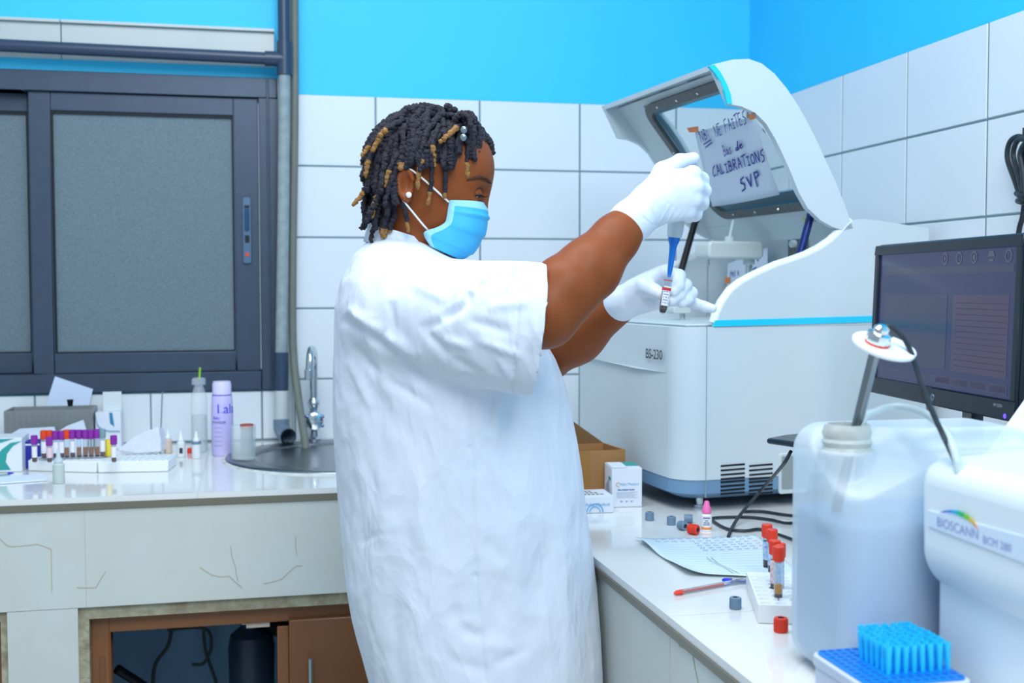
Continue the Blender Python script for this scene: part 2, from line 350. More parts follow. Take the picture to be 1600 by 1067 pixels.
obj('horizontal_run', MB().tube([(-2.7, -0.062, 2.0), (xp-0.05, -0.062, 1.988), (xp-0.02, -0.062, 1.988)], 0.0165, 14), m_pvc, wp, smooth=True)
obj('upper_pipe', MB().tube([(xp, -0.062, 2.03), (xp, -0.062, 2.9)], 0.0165, 14), m_pvc, wp, smooth=True)
obj('tee', MB().tube([(xp, -0.062, 1.945), (xp, -0.062, 2.035)], 0.021, 16).tube([(xp, -0.062, 1.988), (xp-0.052, -0.062, 1.988)], 0.0205, 16), m_pvc, wp, smooth=True)
obj('lower_pipe', MB().tube([(xp, -0.062, 1.946), (xp-0.006, -0.06, 1.6), (xp-0.017, -0.06, 1.18)], 0.0165, 14), m_pvcw, wp, smooth=True)
obj('dark_sleeve', MB().tube([(xp-0.0165, -0.062, 1.185), (xp-0.017, -0.066, 1.08)], 0.0195, 14), m_pvc, wp, smooth=True)
obj('white_section', MB().tube([(xp-0.017, -0.066, 1.082), (xp-0.019, -0.07, 0.995)], 0.0185, 14), mat('cream_pvc', '#c3cdd0', 0.5), wp, smooth=True)
eb = crv([(xp-0.019, -0.07, 1.0), (xp-0.018, -0.075, 0.975), (xp-0.01, -0.10, 0.962), (xp-0.002, -0.135, 0.96)], 5)
obj('elbow', MB().tube(eb, 0.022, 16, caps=False).tube(eb, 0.019, 16, caps=False).tube(eb[:2], 0.021, 16), mat('grey_pvc', '#6d8094', 0.4), wp, smooth=True)
obj('drain_hose', MB().tube(crv([(-1.362, -0.045, 2.4), (-1.364, -0.045, 1.9), (-1.374, -0.045, 1.45), (-1.376, -0.05, 1.2), (-1.365, -0.10, 1.06), (-1.352, -0.17, 0.96), (-1.345, -0.22, 0.88), (-1.335, -0.25, 0.84)], 10), 0.011, 10), m_hose, smooth=True,
    label='grey flexible hose running down the wall into the round sink', cat='hose')
obj('plaster_strip', MB().box((-1.4115, -0.004, ZL+0.002), (-1.378, 0, WZ1)), m_trunk, wall_back)
trim = obj('trim_1', MB().box((-1.377, -0.009, ZL+0.002), (-1.3725, 0, 2.9)), m_trunk, kind='structure')

# ================================================================== left counter
lc = thing('sink_counter', 'white tiled masonry counter with a brown cupboard below the window', 'counter', (-2.0, YF, 0))
def plate_hole(x0, x1, y0, y1, c, r, z0, z1):
    ang = sorted({round(2*math.pi*i/48, 5) for i in range(48)} | {round(math.atan2(y-c[1], x-c[0]) % (2*math.pi), 5) for x in (x0, x1) for y in (y0, y1)})
    I = []; O = []
    for a in ang:
        dx, dy = math.cos(a), math.sin(a); t = min([((x1 if dx > 0 else x0)-c[0])/dx if abs(dx) > 1e-9 else 9, ((y1 if dy > 0 else y0)-c[1])/dy if abs(dy) > 1e-9 else 9])
        I.append((c[0]+r*dx, c[1]+r*dy)); O.append((c[0]+t*dx, c[1]+t*dy))
    n = len(ang); P = [(*p, z1) for p in I]+[(*p, z1) for p in O]+[(*p, z0) for p in I]+[(*p, z0) for p in O]; f = []
    for i in range(n):
        j = (i+1) % n; f += [(i, j, n+j, n+i), (2*n+i, 3*n+i, 3*n+j, 2*n+j), (n+i, n+j, 3*n+j, 3*n+i), (i, 2*n+i, 2*n+j, j)]
    return MB().add(P, f)
SK = (-1.257, -0.365)
for x0, x1 in ((-2.8, -2.2003), (-2.2, -1.6003)): obj('top_tile', MB().box((x0, YF, ZL-0.012), (x1, -0.008, ZL)), m_ctile, lc)
obj('top_tile', plate_hole(-1.60, XF-0.003, YF, -0.008, SK, 0.288, ZL-0.012, ZL), m_ctile, lc)
obj('edge_trim', MB().box((-2.8, YF-0.003, ZL-0.026), (XF-0.003, YF+0.015, ZL-0.0125)), m_trim, lc)
zt = 0.706
for x0, x1 in ((-2.8, -2.4003), (-2.40, -1.8253), (-1.825, -1.2303), (-1.23, XF-0.003)):
    obj('front_tile', MB().box((x0, YF, zt), (x1, YF+0.03, ZL-0.027)), m_ftile, lc)
obj('pier', MB().box((-1.978, YF, 0), (-1.842, YF+0.05, zt-0.001)), m_ftile, lc)
obj('pier', MB().box((-1.05, YF, 0), (XF-0.003, YF+0.05, zt-0.001)), m_ftile, lc)
m_plaster = mat('chipped_plaster', '#b9b79f', 0.9, noise=(28, '#7d6850', 0.9, 8), bump=(60, 0.006))
obj('chipped_reveal', MB().box((-1.842, YF+0.012, zt-0.028), (-1.05, YF+0.05, zt-0.001)).box((-1.842, YF+0.012, 0), (-1.822, YF+0.05, zt-0.028)), m_plaster, lc)
obj('chipped_reveal', MB().box((-2.8, YF+0.012, zt-0.022), (-1.978, YF+0.05, zt-0.001)).box((-1.993, YF+0.012, 0), (-1.978, YF+0.05, zt-0.022)), m_plaster, lc)
m_wood = mat('brown_paint', '#8a5a38', 0.4, noise=(12, '#6f4429', 0.6)); m_wood2 = mat('brown_door_paint', '#74492d', 0.35, noise=(6, '#8a5a38', 0.5))
Yf = YF+0.05
obj('door_frame', MB().box((-1.822, Yf-0.012, 0), (-1.785, Yf+0.03, zt-0.028)).box((-1.785, Yf-0.012, zt-0.066), (-1.05, Yf+0.03, zt-0.028)), m_wood, lc, bevel=0.002)
obj('door_frame', MB().box((-2.8, Yf-0.012, 0), (-1.993, Yf+0.03, zt-0.022)), m_wood, lc, bevel=0.002)
obj('latch_plate', MB().box((-1.505, Yf-0.004, zt-0.078), (-1.455, Yf+0.02, zt-0.066)).box((-1.515, Yf-0.004, zt-0.070), (-1.505, Yf+0.01, zt-0.064)), mat('ivory_plastic', '#c9b9ab', 0.5), lc, bevel=0.001)
cd = obj('cupboard_door', MB().box((-1.415, Yf-0.034, 0.03), (-1.06, Yf-0.013, zt-0.058)), m_wood2, lc, bevel=0.003)
obj('door_edge_lip', MB().box((-1.44, Yf-0.020, 0.03), (-1.4155, Yf-0.012, zt-0.074)), m_wood, cd, bevel=0.002)
hx = at(485, 1040, Y=Yf-0.05)
obj('door_handle', MB().tube([(hx[0], Yf-0.058, 0.38), (hx[0], Yf-0.058, hx[2]+0.018)], 0.0055, 10).tube([(hx[0], Yf-0.058, 0.40), (hx[0], Yf-0.033, 0.40)], 0.004, 8).tube([(hx[0], Yf-0.058, hx[2]-0.0), (hx[0], Yf-0.033, hx[2])], 0.004, 8), mat('brushed_steel', '#a9b3b5', 0.3, 0.9), cd, smooth=True)
obj('hinge_leaf', MB().box((-1.806, Yf-0.0145, 0.50), (-1.795, Yf-0.012, 0.59)), m_wood2, lc)
m_in = mat('cupboard_blue_lit', '#8dbde8', 0.7); m_ind = mat('cupboard_dark', '#7f8c94', 0.8)
obj('cupboard_back', MB().box((-2.0, -0.10, 0), (-1.0, -0.02, 0.575)), m_in, lc)  # lower half of the back: bluish light in the cupboard painted as colour
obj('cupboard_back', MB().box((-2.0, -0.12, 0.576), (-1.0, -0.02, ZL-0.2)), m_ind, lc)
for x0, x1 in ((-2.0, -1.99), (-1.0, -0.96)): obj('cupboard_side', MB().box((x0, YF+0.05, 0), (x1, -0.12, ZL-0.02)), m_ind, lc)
m_crack = mat('crack_stain', '#bcad93', 0.8)
def crack(parent, pts, plane, w=0.0016):
    mb = MB(); P = [at(x, y, **plane) for x, y in pts]; nrm = np.array([0, -1.0, 0]) if 'Y' in plane else np.array([-1.0, 0, 0])
    q = [P[0]]
    for a, b in zip(P, P[1:]):
        for t in (0.5, 1.0): q.append(a+(b-a)*t+(rng.normal(0, 0.0012, 3)*(nrm == 0) if t < 1 else 0))
    for a, b in zip(q, q[1:]):
        s = np.cross(unit(b-a), nrm)*w/2; mb.add([a-s+nrm*0.0003, b-s+nrm*0.0003, b+s+nrm*0.0003, a+s+nrm*0.0003], [(0, 1, 2, 3)])
    obj('crack', mb, m_crack, parent)
for pts in ([(0, 842), (12, 853), (34, 853), (58, 850), (80, 858), (81, 925)], [(120, 918), (150, 918), (165, 893)], [(312, 886), (330, 898), (358, 900), (378, 918)], [(360, 853), (368, 886), (372, 908)], [(412, 912), (440, 905), (460, 886), (472, 884)], [(462, 838), (464, 866)]):
    crack(lc, pts, {'Y': YF-0.0005}, 0.0014)
# things inside the cupboard
dp = thing('drain_trap', 'dark plastic drain bottle hanging inside the cupboard', 'drain pipe', (-1.45, -0.5, 0.3))
c = at(393, 1010, Y=-0.5); m_dk = mat('black_plastic', '#1a222e', 0.45)
obj('trap_body', MB().lathe([(0.0, -0.25), (0.05, -0.25), (0.055, 0.0), (0.05, 0.03), (0.026, 0.05), (0.024, 0.28), (0.0, 0.28)], 20, o=c), mat('slate_plastic', '#27374d', 0.4), dp, smooth=True)
obj('trap_arm', MB().tube(crv([c+(0.02, 0, 0.06), c+(0.08, 0.02, 0.03), c+(0.2, 0.03, 0.02)], 5), 0.02, 10), m_dk, dp, smooth=True)
c2 = at(300, 1010, Y=-0.2)
obj('cord', MB().tube(crv([at(268, 985, Y=-0.2), at(262, 1010, Y=-0.2), at(242, 1040, Y=-0.2), at(238, 1090, Y=-0.2)], 6), 0.005, 8).tube(crv([at(262, 984, Y=-0.2), at(320, 982, Y=-0.2), at(330, 1010, Y=-0.2), at(318, 1036, Y=-0.2), at(300, 1038, Y=-0.2)], 6), 0.0045, 8).tube(crv([at(318, 985, Y=-0.2), at(322, 1020, Y=-0.2), at(338, 1067, Y=-0.2), at(340, 1100, Y=-0.2)], 6), 0.0045, 8), mat('cord_grey', '#4c5a5a', 0.6),
    smooth=True, label='dark grey looped cord hanging inside the cupboard', cat='cord')
obj('rod', MB().tube([at(183, 1045, Y=-0.45), at(245, 1085, Y=-0.40), at(300, 1180, Y=-0.4)], 0.012, 10), m_dk, smooth=True, label='short black rod leaning inside the cupboard, left of the cord', cat='rod')
# ---- sink and tap
sk = thing('sink', 'round stainless steel sink set into the tiled counter', 'sink', (*SK, ZL))
m_steel = mat('stainless', '#8b9196', 0.28, 1.0, bump=(8, 0.002))
obj('bowl', MB().lathe([(0.30, 0.001), (0.298, 0.006), (0.285, 0.008), (0.232, 0.005), (0.222, -0.002), (0.214, -0.02), (0.205, -0.12), (0.18, -0.15), (0.05, -0.158), (0.0, -0.16)], 64, o=(*SK, ZL)), m_steel, sk, smooth=True, angle=60)
obj('sealant', MB().lathe([(0.2985, 0.0002), (0.308, 0.0002), (0.306, 0.003), (0.2985, 0.003)], 64, o=(*SK, ZL), closed=True), mat('sealant', '#e8ecec', 0.6, noise=(40, '#a9a99e', 0.8)), sk, smooth=True)
slots = MB()
for px in (478, 484, 491, 500, 508):
    a = math.atan2(0.205, at(px, 722, Y=-0.16)[0]-SK[0]); p = np.array([SK[0]+0.2095*math.cos(a), SK[1]+0.2095*math.sin(a), ZL-0.045])
    t = np.array([-math.sin(a), math.cos(a), 0]); fr = frame(p, t, (0, 0, 1)); w = 0.004 if px in (478, 484, 508) else 0.003
    slots.box((-w, -0.012 if px != 491 else -0.004, -0.004), (w, 0.012 if px != 491 else 0.004, 0.003), fr=fr)
obj('overflow_slots', slots, m_gask, sk)
tp = thing('tap', 'chrome gooseneck tap with a round handle behind the sink', 'tap', (-1.335, -0.078, ZL+0.006))
tx, ty = -1.322, -0.078
obj('base', MB().lathe([(0.0, 0), (0.021, 0), (0.021, 0.005), (0.013, 0.010), (0.012, 0.03), (0.016, 0.04), (0.016, 0.075), (0.011, 0.082), (0.0165, 0.097), (0.017, 0.106), (0.010, 0.118), (0.0, 0.118)], 20, o=(tx, ty, ZL+0.006)), m_chrome, tp, smooth=True)
obj('spout', MB().tube(crv([(tx, ty, ZL+0.12), (tx+0.001, ty, ZL+0.21), (tx, ty-0.012, ZL+0.245), (tx-0.006, ty-0.045, ZL+0.262), (tx-0.012, ty-0.08, ZL+0.245), (tx-0.015, ty-0.09, ZL+0.20)], 6), 0.0105, 12), m_chrome, tp, smooth=True)
obj('aerator', MB().lathe([(0.0, 0), (0.0125, 0), (0.0125, 0.025), (0.0, 0.026)], 16, o=(tx-0.0155, ty-0.0905, ZL+0.183)), m_chrome, tp, smooth=True)
hd = obj('handle', MB().lathe([(0.0, 0), (0.012, 0), (0.023, 0.006), (0.025, 0.012), (0.023, 0.018), (0.014, 0.021), (0.0, 0.022)], 20, o=(tx, ty-0.015, ZL+0.062), axis=(0, -1, 0)), m_chrome, tp, smooth=True)
kn = MB()
for i in range(6):
    a = math.pi*2*i/6+0.5; kn.sphere((tx+0.025*math.cos(a), ty-0.027, ZL+0.062+0.025*math.sin(a)), 0.0055, 8, 6)
obj('handle_lobes', kn, mat('blue_chrome', '#8fa9d8', 0.15, 1.0), hd, smooth=True)

# ================================================================== right counter
rc = thing('work_counter', 'long white tiled counter along the right wall carrying the analyser', 'counter', (XF, -1.5, 0))
for a, b in ((-0.6, -0.008), (-1.2, -0.6), (-1.8, -1.2), (-2.4, -1.8), (-3.0, -2.4)):
    obj('top_tile', MB().box((XF, a+0.0006, ZR-0.012), (-0.45, b-0.0006, ZR)), m_ctile, rc); obj('top_tile', MB().box((-0.4488, a+0.0006, ZR-0.012), (-0.008, b-0.0006, ZR)), m_ctile, rc)
obj('edge_trim', MB().box((XF-0.003, -3.0, ZR-0.025), (XF+0.015, -0.84, ZR-0.0125)), m_trim, rc)
for a, b in ((-1.2, -0.84), (-1.8, -1.2), (-2.4, -1.8), (-3.0, -2.4)): obj('front_tile', MB().box((XF+0.002, a+0.0006, 0), (XF+0.03, b-0.0006, ZR-0.026)), m_ftile, rc)
obj('core', MB().box((XF+0.031, -2.99, 0), (-0.008, -0.008, ZR-0.0125)), m_grout, rc)
crack(rc, [(1057, 986), (1062, 1010), (1072, 1013), (1082, 1020), (1091, 1067)], {'X': XF+0.0018}, 0.0022)

# ================================================================== chemistry analyser
PH = math.radians(6); MS = np.array([math.cos(PH), math.sin(PH), 0]); MT = np.array([-math.sin(PH), math.cos(PH), 0])
MO = at(1103, 752, Z=0.964)-0.06*MS; MO[2] = 0.0
def MW(s, t, z): return MO+MS*s+MT*t+np.array([0, 0, z])
def mside(x, y, t=0.0):
    d = ray(x, y); q = ((MO+MT*t-CAM)@MT)/(d@MT); P = CAM+d*q; return ((P-MO)@MS, P[2])
def mfront(x, y, s=0.0):
    d = ray(x, y); q = ((MO+MS*s-CAM)@MS)/(d@MS); P = CAM+d*q; return ((P-MO)@MT, P[2])
fr_side = lambda p: MW(p[0], p[2], p[1])      # polygon in (s,z), extruded along t
fr_plan = lambda p: MW(p[0], p[1], p[2])      # polygon in (s,t), extruded along z
MWD, MDP = 0.572, 0.60
m_mach = mat('analyser_shell', '#cdd8de', 0.38, noise=(3, '#c6d2da', 0.6)); m_mach2 = mat('analyser_inner', '#c6d2d6', 0.45); m_base = mat('analyser_base', '#6f93b3', 0.4)
m_cyan = mat('cyan_stripe', '#25cdf0', 0.35); m_blk = mat('black', '#0b0e14', 0.5); m_gk = mat('gasket_grey', '#4b4f50', 0.4, 0.2, noise=(60, '#6a6d6c', 0.6))
an = thing('chemistry_analyser', 'large white benchtop analyser with its curved lid open', 'analyser', (*MW(0.3, 0.28, 0)[:2], ZR))
def plan(r0, ins=0.0, t1=MWD, s1=MDP, r1=0.03):
    P = []
    for i in range(9): a = math.radians(180+90*i/8); P.append((r0+ins+r0*math.cos(a), r0+ins+r0*math.sin(a)))
    P += [(s1, ins), (s1, t1-ins)]
    for i in range(5): a = math.radians(90+90*i/4); P.append((r1+ins+r1*math.cos(a), t1-ins-r1+r1*math.sin(a)))
    return P
obj('body', MB().prism(plan(0.06), 0.966, 1.281, fr_plan), m_mach, an, smooth=True, angle=30)
b0 = plan(0.06, 0.001); b1 = plan(0.05, 0.035)
mb = MB(); n = len(b0); mb.add([MW(*p, 0.965) for p in b0]+[MW(*p, 0.938) for p in b0]+[MW(*p, 0.922) for p in b1], [tuple(range(n)), tuple(range(2*n, 3*n))[::-1]]+[(k*n+i, k*n+(i+1) % n, (k+1)*n+(i+1) % n, (k+1)*n+i) for k in (0, 1) for i in range(n)])
obj('base', mb, m_base, an, smooth=True, angle=30)
for s, t in ((0.075, 0.055), (0.52, 0.055), (0.075, 0.5), (0.52, 0.5)):
    obj('foot', MB().lathe([(0.0, ZR+0.0005), (0.014, ZR+0.0005), (0.014, ZR+0.006), (0.008, ZR+0.0065), (0.008, ZR+0.03), (0, ZR+0.03)], 12, o=MW(s, t, 0)), m_chrome, an, smooth=True)
obj('seam', MB().box((0.0590, -0.0008, 0.93), (0.0605, 0.003, 1.282), fr=fr_plan), mat('seam_grey', '#8fa0aa', 0.6), an)
t0, z0 = mfront(1040, 579); t1_, z1 = mfront(925, 560)
obj('front_overhang', MB().prism([(0.062, 1.281), (MWD-0.02, 1.281), (MWD-0.02, z1+0.004), (0.40, z1+0.0), (0.20, (z0+z1)/2-0.004), (0.062, z0-0.004)], 0, 0.008, lambda p: MW(-p[2]*min(1, max(0, (p[0]-0.06)/0.12))-0.0003, p[0], p[1])), m_mach, an)
t0, z0 = mfront(1013, 558)
obj('lettering', text_mb('BS-230', 0.029, MW(-0.0066, t0, z0-0.001), -MT, (0, 0, 1), sx=1.0, bold=0.0003), mat('dark_print', '#2a3138', 0.5), an)
# deck
obj('deck', MB().prism([(0.03, 0.035), (0.44, 0.035), (0.44, MWD-0.035), (0.03, MWD-0.035)], 1.2815, 1.287, fr_plan), m_mach2, an, bevel=0.003)
hump_px = [(1120, 505), (1124, 490), (1132, 473), (1145, 455), (1160, 443), (1180, 432), (1215, 416), (1240, 408), (1262, 400), (1282, 390), (1300, 378), (1315, 363), (1324, 352), (1332, 345), (1345, 342), (1370, 344), (1420, 352)]
hump = [mside(*p) for p in hump_px]; zs0 = mside(1120, 508)[1]
poly = [(hump[0][0], 1.2815)]+hump+[(MDP, hump[-1][1]-0.005), (MDP, 1.2815)]
for ta, tb in ((0.0, 0.022), (MWD-0.022, MWD)):
    obj('side_wing', MB().prism(poly, ta, tb, fr_side), m_mach, an, smooth=True, angle=25)
    edge = [MW(s, (ta+tb)/2, z) for s, z in hump[:-3]]
    obj('wing_edge', MB().tube(edge, 0.0115, 10), m_white, an, smooth=True)
sA = mside(1120, 508); sB = mside(1362, 500)
obj('stripe', MB().prism([(sA[0]-0.008, sA[1]-0.003), (MDP-0.01, sB[1]-0.003), (MDP-0.01, sB[1]+0.011), (sA[0]-0.004, sA[1]+0.010)], -0.002, 0.004, fr_side), m_cyan, an)
obj('rear_housing', MB().prism([(0.43, 1.2815), (MDP, 1.2815), (MDP, 1.49), (0.43, 1.496)], 0.0225, MWD-0.0225, fr_side), m_mach2, an, bevel=0.004)
# vents on the right side
for r_, (ya, yb) in enumerate([(728, 725), (735, 732), (742, 739), (748.5, 745.5), (753.5, 750.5), (760, 757), (766.5, 763), (772, 769)]):
    for xa, xb in ((1126, 1163.5), (1170.5, 1207)):
        s0, z0 = mside(xa, ya); s1, z1 = mside(xb, yb); mb = MB().prism([(s0, z0-0.0018), (s1, z1-0.0018), (s1, z1+0.0018), (s0, z0+0.0018)], -0.0012, 0.001, fr_side)
        obj('vent_slot', mb, m_blk, an)
s0, z0 = mside(1216, 772); s1, z1 = mside(1262, 706)
pr_ = obj('port_panel', MB().prism(rrect(s0, z0, s1, z1, 0.006, 3), -0.003, 0.002, fr_side), m_mach2, an, bevel=0.002)
obj('port_recess', MB().prism(rrect(s0+0.006, z0+0.01, s1-0.006, z1-0.006, 0.004, 3), -0.0036, -0.0031, fr_side), mat('port_grey', '#8e9a9c', 0.5), pr_)
# ---- lid
outer_px = [(1333, 357), (1320, 320), (1306, 285), (1290, 250), (1271, 209), (1250, 170), (1230, 139), (1210, 115), (1190, 99), (1170, 92), (1145, 93), (1112, 101)]
inner_px = [(1140, 163), (1158, 166), (1180, 176), (1197, 193), (1211, 216), (1224, 243), (1236, 270), (1248, 300), (1262, 325), (1282, 344), (1300, 354), (1318, 360)]
outer = [mside(*p) for p in outer_px]; inner = [mside(*p) for p in inner_px]
lid = obj('lid', MB().prism(outer+inner, 0.0, 0.016, fr_side), m_mach, an, smooth=True, angle=25, label='curved white lid cheek')
obj('cheek', MB().prism(outer+inner, MWD-0.016, MWD, fr_side), m_mach, lid, smooth=True, angle=25)
OUT = [np.array(p) for p in outer]
def inset(P, d):
    R = []
    for i, p in enumerate(P):
        t = unit(P[min(i+1, len(P)-1)]-P[max(i-1, 0)]); R.append(p+d*np.array([-t[1], t[0]]))
    return R
INN = inset(OUT, 0.010)
if np.linalg.norm(INN[5]-np.array([0.1, 1.5])) > np.linalg.norm(OUT[5]-np.array([0.1, 1.5])): INN = inset(OUT, -0.010)
def shell(i0, i1, ta, tb):
    mb = MB(); k = i1-i0
    P = [MW(*(OUT[i][0], ta, OUT[i][1])) for i in range(i0, i1+1)]+[MW(OUT[i][0], tb, OUT[i][1]) for i in range(i0, i1+1)]
    P += [MW(INN[i][0], ta, INN[i][1]) for i in range(i0, i1+1)]+[MW(INN[i][0], tb, INN[i][1]) for i in range(i0, i1+1)]; n = k+1; f = []
    for i in range(k): f += [(i, i+1, n+i+1, n+i), (2*n+i, 3*n+i, 3*n+i+1, 2*n+i+1), (i, 2*n+i, 2*n+i+1, i+1), (n+i, n+i+1, 3*n+i+1, 3*n+i)]
    f += [(0, n, 3*n, 2*n), (k, 2*n+k, 3*n+k, n+k)]; return mb.add(P, f)
TA, TB = 0.016, MWD-0.016
obj('lid_shell', shell(0, 2, TA, TB), m_mach, lid, smooth=True, angle=30)
obj('lid_shell', shell(7, 11, TA, TB), m_mach, lid, smooth=True, angle=30)
obj('lid_shell', shell(2, 7, TA, 0.05), m_mach, lid, smooth=True, angle=30)
obj('lid_shell', shell(2, 7, 0.532, TB), m_mach, lid, smooth=True, angle=30)
sl0, sl1 = mside(1113, 101), mside(1140, 163)
stp = [mside(*p) for p in ((1107, 104), (1115, 101), (1125, 113), (1135, 132), (1141, 148), (1143, 162), (1136, 163), (1132, 146), (1125, 128), (1116, 114))]
obj('lid_stripe', MB().prism(stp, -0.003, 0.006, fr_side), m_cyan, lid)
# window in the lid: frame of dark gasket round a clear pane, in the plane of the lid
wn0 = np.array(mside(1262, 321, 0.05)); wn1 = np.array(mside(1128, 126, 0.05))      # near bottom, near top (s,z)
wd = wn1-wn0; WL = np.linalg.norm(wd); wdir = MS*wd[0]/WL+np.array([0, 0, wd[1]/WL]); wo = MW(wn0[0], 0.05, wn0[1]); wnorm = np.cross(MT, wdir)
if wnorm@(CAM-wo) < 0: wnorm = -wnorm
fw_ = frame(wo, MT, wdir, wnorm); TW = 0.382                                          # x along t, y up the lid, z towards the viewer
go = [(-0.034, WL+0.006)]+[p for p in rrect(-0.3, -0.006, TW, WL+0.006, 0.045, 5) if p[0] > 0.0]; go = sorted(go[1:], key=lambda p: (p[0]-0.2)*0+math.atan2(p[1]-WL/2, p[0]-0.2)); go = [(-0.034, -0.006)]+go+[(-0.034, WL+0.006)]
gi = [p for p in rrect(-0.3, 0.016, TW-0.022, WL-0.016, 0.026, 5) if p[0] > 0.0]; gi = sorted(gi, key=lambda p: math.atan2(p[1]-WL/2, p[0]-0.2)); gi = [(-0.034, 0.016)]+gi+[(-0.034, WL-0.016)]
n = len(go); mb = MB().add([fw_((*p, 0.0)) for p in go]+[fw_((*p, 0.0)) for p in gi]+[fw_((*p, 0.01)) for p in go]+[fw_((*p, 0.01)) for p in gi],
  [q for i in range(n-1) for q in ((i, i+1, n+i+1, n+i), (2*n+i, 3*n+i, 3*n+i+1, 2*n+i+1), (i, 2*n+i, 2*n+i+1, i+1), (n+i, n+i+1, 3*n+i+1, 3*n+i))]+[(0, n, 3*n, 2*n), (n-1, 3*n-1, 4*n-1, 2*n-1)])
gk = obj('window_gasket', mb, m_gk, lid, smooth=True, angle=30)
for p in ((0.1, 0.006), (0.2, 0.006), (0.3, 0.006), (TW-0.012, 0.08), (TW-0.012, 0.2), (0.1, WL-0.006), (0.2, WL-0.006), (0.3, WL-0.006)):
    obj('screw', MB().lathe([(0.0035, 0.010), (0.003, 0.012), (0, 0.0125)], 8, o=fw_((*p, 0)), axis=wnorm), m_chrome, gk, smooth=True)
m_clear = mat('clear_acrylic', '#dfe7e6', 0.03, trans=1.0, ior=1.02, spec=0.3)
obj('window_pane', MB().box((-0.034, 0.016, 0.003), (TW-0.022, WL-0.016, 0.006), fr=fw_), m_clear, gk)
# inner liner round the window
def liner(poly): return MB().prism(poly, -0.004, 0.0, fw_)
XR = MWD-0.016-0.05
obj('lid_liner', liner([(TW-0.002, -0.03), (XR, -0.03), (XR, WL+0.02), (TW-0.002, WL+0.02)]), m_mach2, lid)
obj('lid_liner', liner([(-0.034, WL+0.004), (TW-0.0021, WL+0.004), (TW-0.0021, WL+0.02), (-0.034, WL+0.02)]), m_mach2, lid)
ll = obj('lid_liner', liner([(-0.034, -0.085), (XR, -0.085), (XR, -0.0305), (TW-0.0021, -0.0305), (TW-0.0021, -0.004), (-0.034, -0.004)]), m_mach2, lid)
cs = fw_((0.02, -0.040, 0.0)); 
obj('caution_mark', MB().add([fw_((x, y, 0.0006)) for x, y in ((0.055, -0.045), (0.035, -0.045), (0.045, -0.026))], [(0, 1, 2)]), mat('caution_yellow', '#d8c93a', 0.5), ll)
obj('caution_text', text_mb('CAUTION', 0.010, fw_((0.030, -0.028, 0)), -MT, wdir, off=0.0006).box((-0.02, -0.036, 0.0003), (0.03, -0.034, 0.0006), fr=fw_).box((-0.02, -0.042, 0.0003), (0.03, -0.040, 0.0006), fr=fw_), mat('grey_print', '#7c878c', 0.6), ll)
# ribs inside the front lip, on the shell's inner face
for i, (ta, tb) in enumerate(((0.12, 0.2), (0.26, 0.34), (0.40, 0.48))):
    j = 9; p0 = INN[j]; p1 = INN[j+1]; q = p1-p0; nn = np.array([q[1], -q[0]]); nn = unit(nn)*(1 if nn[1] < 0 else -1)
    mb = MB()
    a = MW(p0[0]+nn[0]*0.004, ta, p0[1]+nn[1]*0.004); b = MW(p1[0]+nn[0]*0.004, tb, p1[1]+nn[1]*0.004); mb.tube([a, b], 0.005, 6)
    obj('lid_rib', mb, m_mach2, lid, smooth=True)
# gas struts
def strut(x0, y0, x1, y1, ta, tb, blue):
    s0 = mside(x0, y0, ta); s1 = mside(x1, y1, tb); a = MW(s0[0], ta, s0[1]); b = MW(s1[0], tb, s1[1]); d = unit(b-a); L = np.linalg.norm(b-a)
    o = obj('gas_strut', MB().tube([a, a+d*(L*0.83)], 0.0085, 12).sphere(a, 0.0115, 12, 8), mat('strut_blue', '#1b2f6e', 0.25, 0.4) if blue else m_blk, an, smooth=True)
    obj('strut_rod', MB().tube([a+d*(L*0.82), b], 0.0042, 10), m_chrome, o, smooth=True)
strut(1270, 325, 1241, 430, 0.045, 0.045, True); strut(1087, 343, 1058, 445, MWD-0.05, MWD-0.05, False)
# sampling arm
ta = 0.30; s0 = mside(1150, 405, ta)[0]
A0 = np.array(mside(1096, 405, ta)); A1 = np.array(mside(1182, 378, ta))
arm = obj('sampling_arm', MB().prism(rrect(A0[0], A0[1], A1[0], A1[1], 0.012, 4), ta-0.035, ta+0.035, fr_side), mat('arm_plastic', '#c3cccd', 0.35), an, bevel=0.006, seg=3)
cs0 = mside(1170, 405, ta)
obj('arm_column', MB().tube([MW(cs0[0], ta, A0[1]+0.002), MW(cs0[0], ta, 1.287)], 0.0085, 14), m_chrome, arm, smooth=True)
obj('arm_collar', MB().tube([MW(cs0[0], ta, A0[1]+0.001), MW(cs0[0], ta, A0[1]-0.012)], 0.014, 14), m_mach2, arm, smooth=True)
cs1 = mside(1106, 405, ta)
obj('probe', MB().tube([MW(cs1[0], ta, A0[1]+0.002), MW(cs1[0], ta, A0[1]-0.014)], 0.004, 10).tube([MW(cs1[0], ta, A0[1]-0.01), MW(cs1[0], ta, 1.289)], 0.0018, 8), m_chrome, arm, smooth=True)
hs = mside(1140, 378, ta)
obj('arm_hub', MB().tube([MW(hs[0], ta, A1[1]-0.002), MW(hs[0], ta, A1[1]+0.012)], 0.012, 12).tube([MW(hs[0], ta, A1[1]+0.01), MW(hs[0]+0.01, ta, A1[1]+0.05)], 0.004, 8), m_mach2, arm, smooth=True)
ta = 0.34; B0 = np.array(mside(1047, 490, ta)); B1 = np.array(mside(1074, 479, ta))
mx = obj('mixing_arm', MB().prism(rrect(B0[0], B0[1], B1[0], B1[1], 0.004, 3), ta-0.02, ta+0.02, fr_side), MATS['arm_plastic'], an, bevel=0.003)
cs2 = mside(1066, 490, ta)
obj('mixer_column', MB().tube([MW(cs2[0], ta, B0[1]+0.001), MW(cs2[0], ta, 1.287)], 0.007, 12), m_chrome, mx, smooth=True)
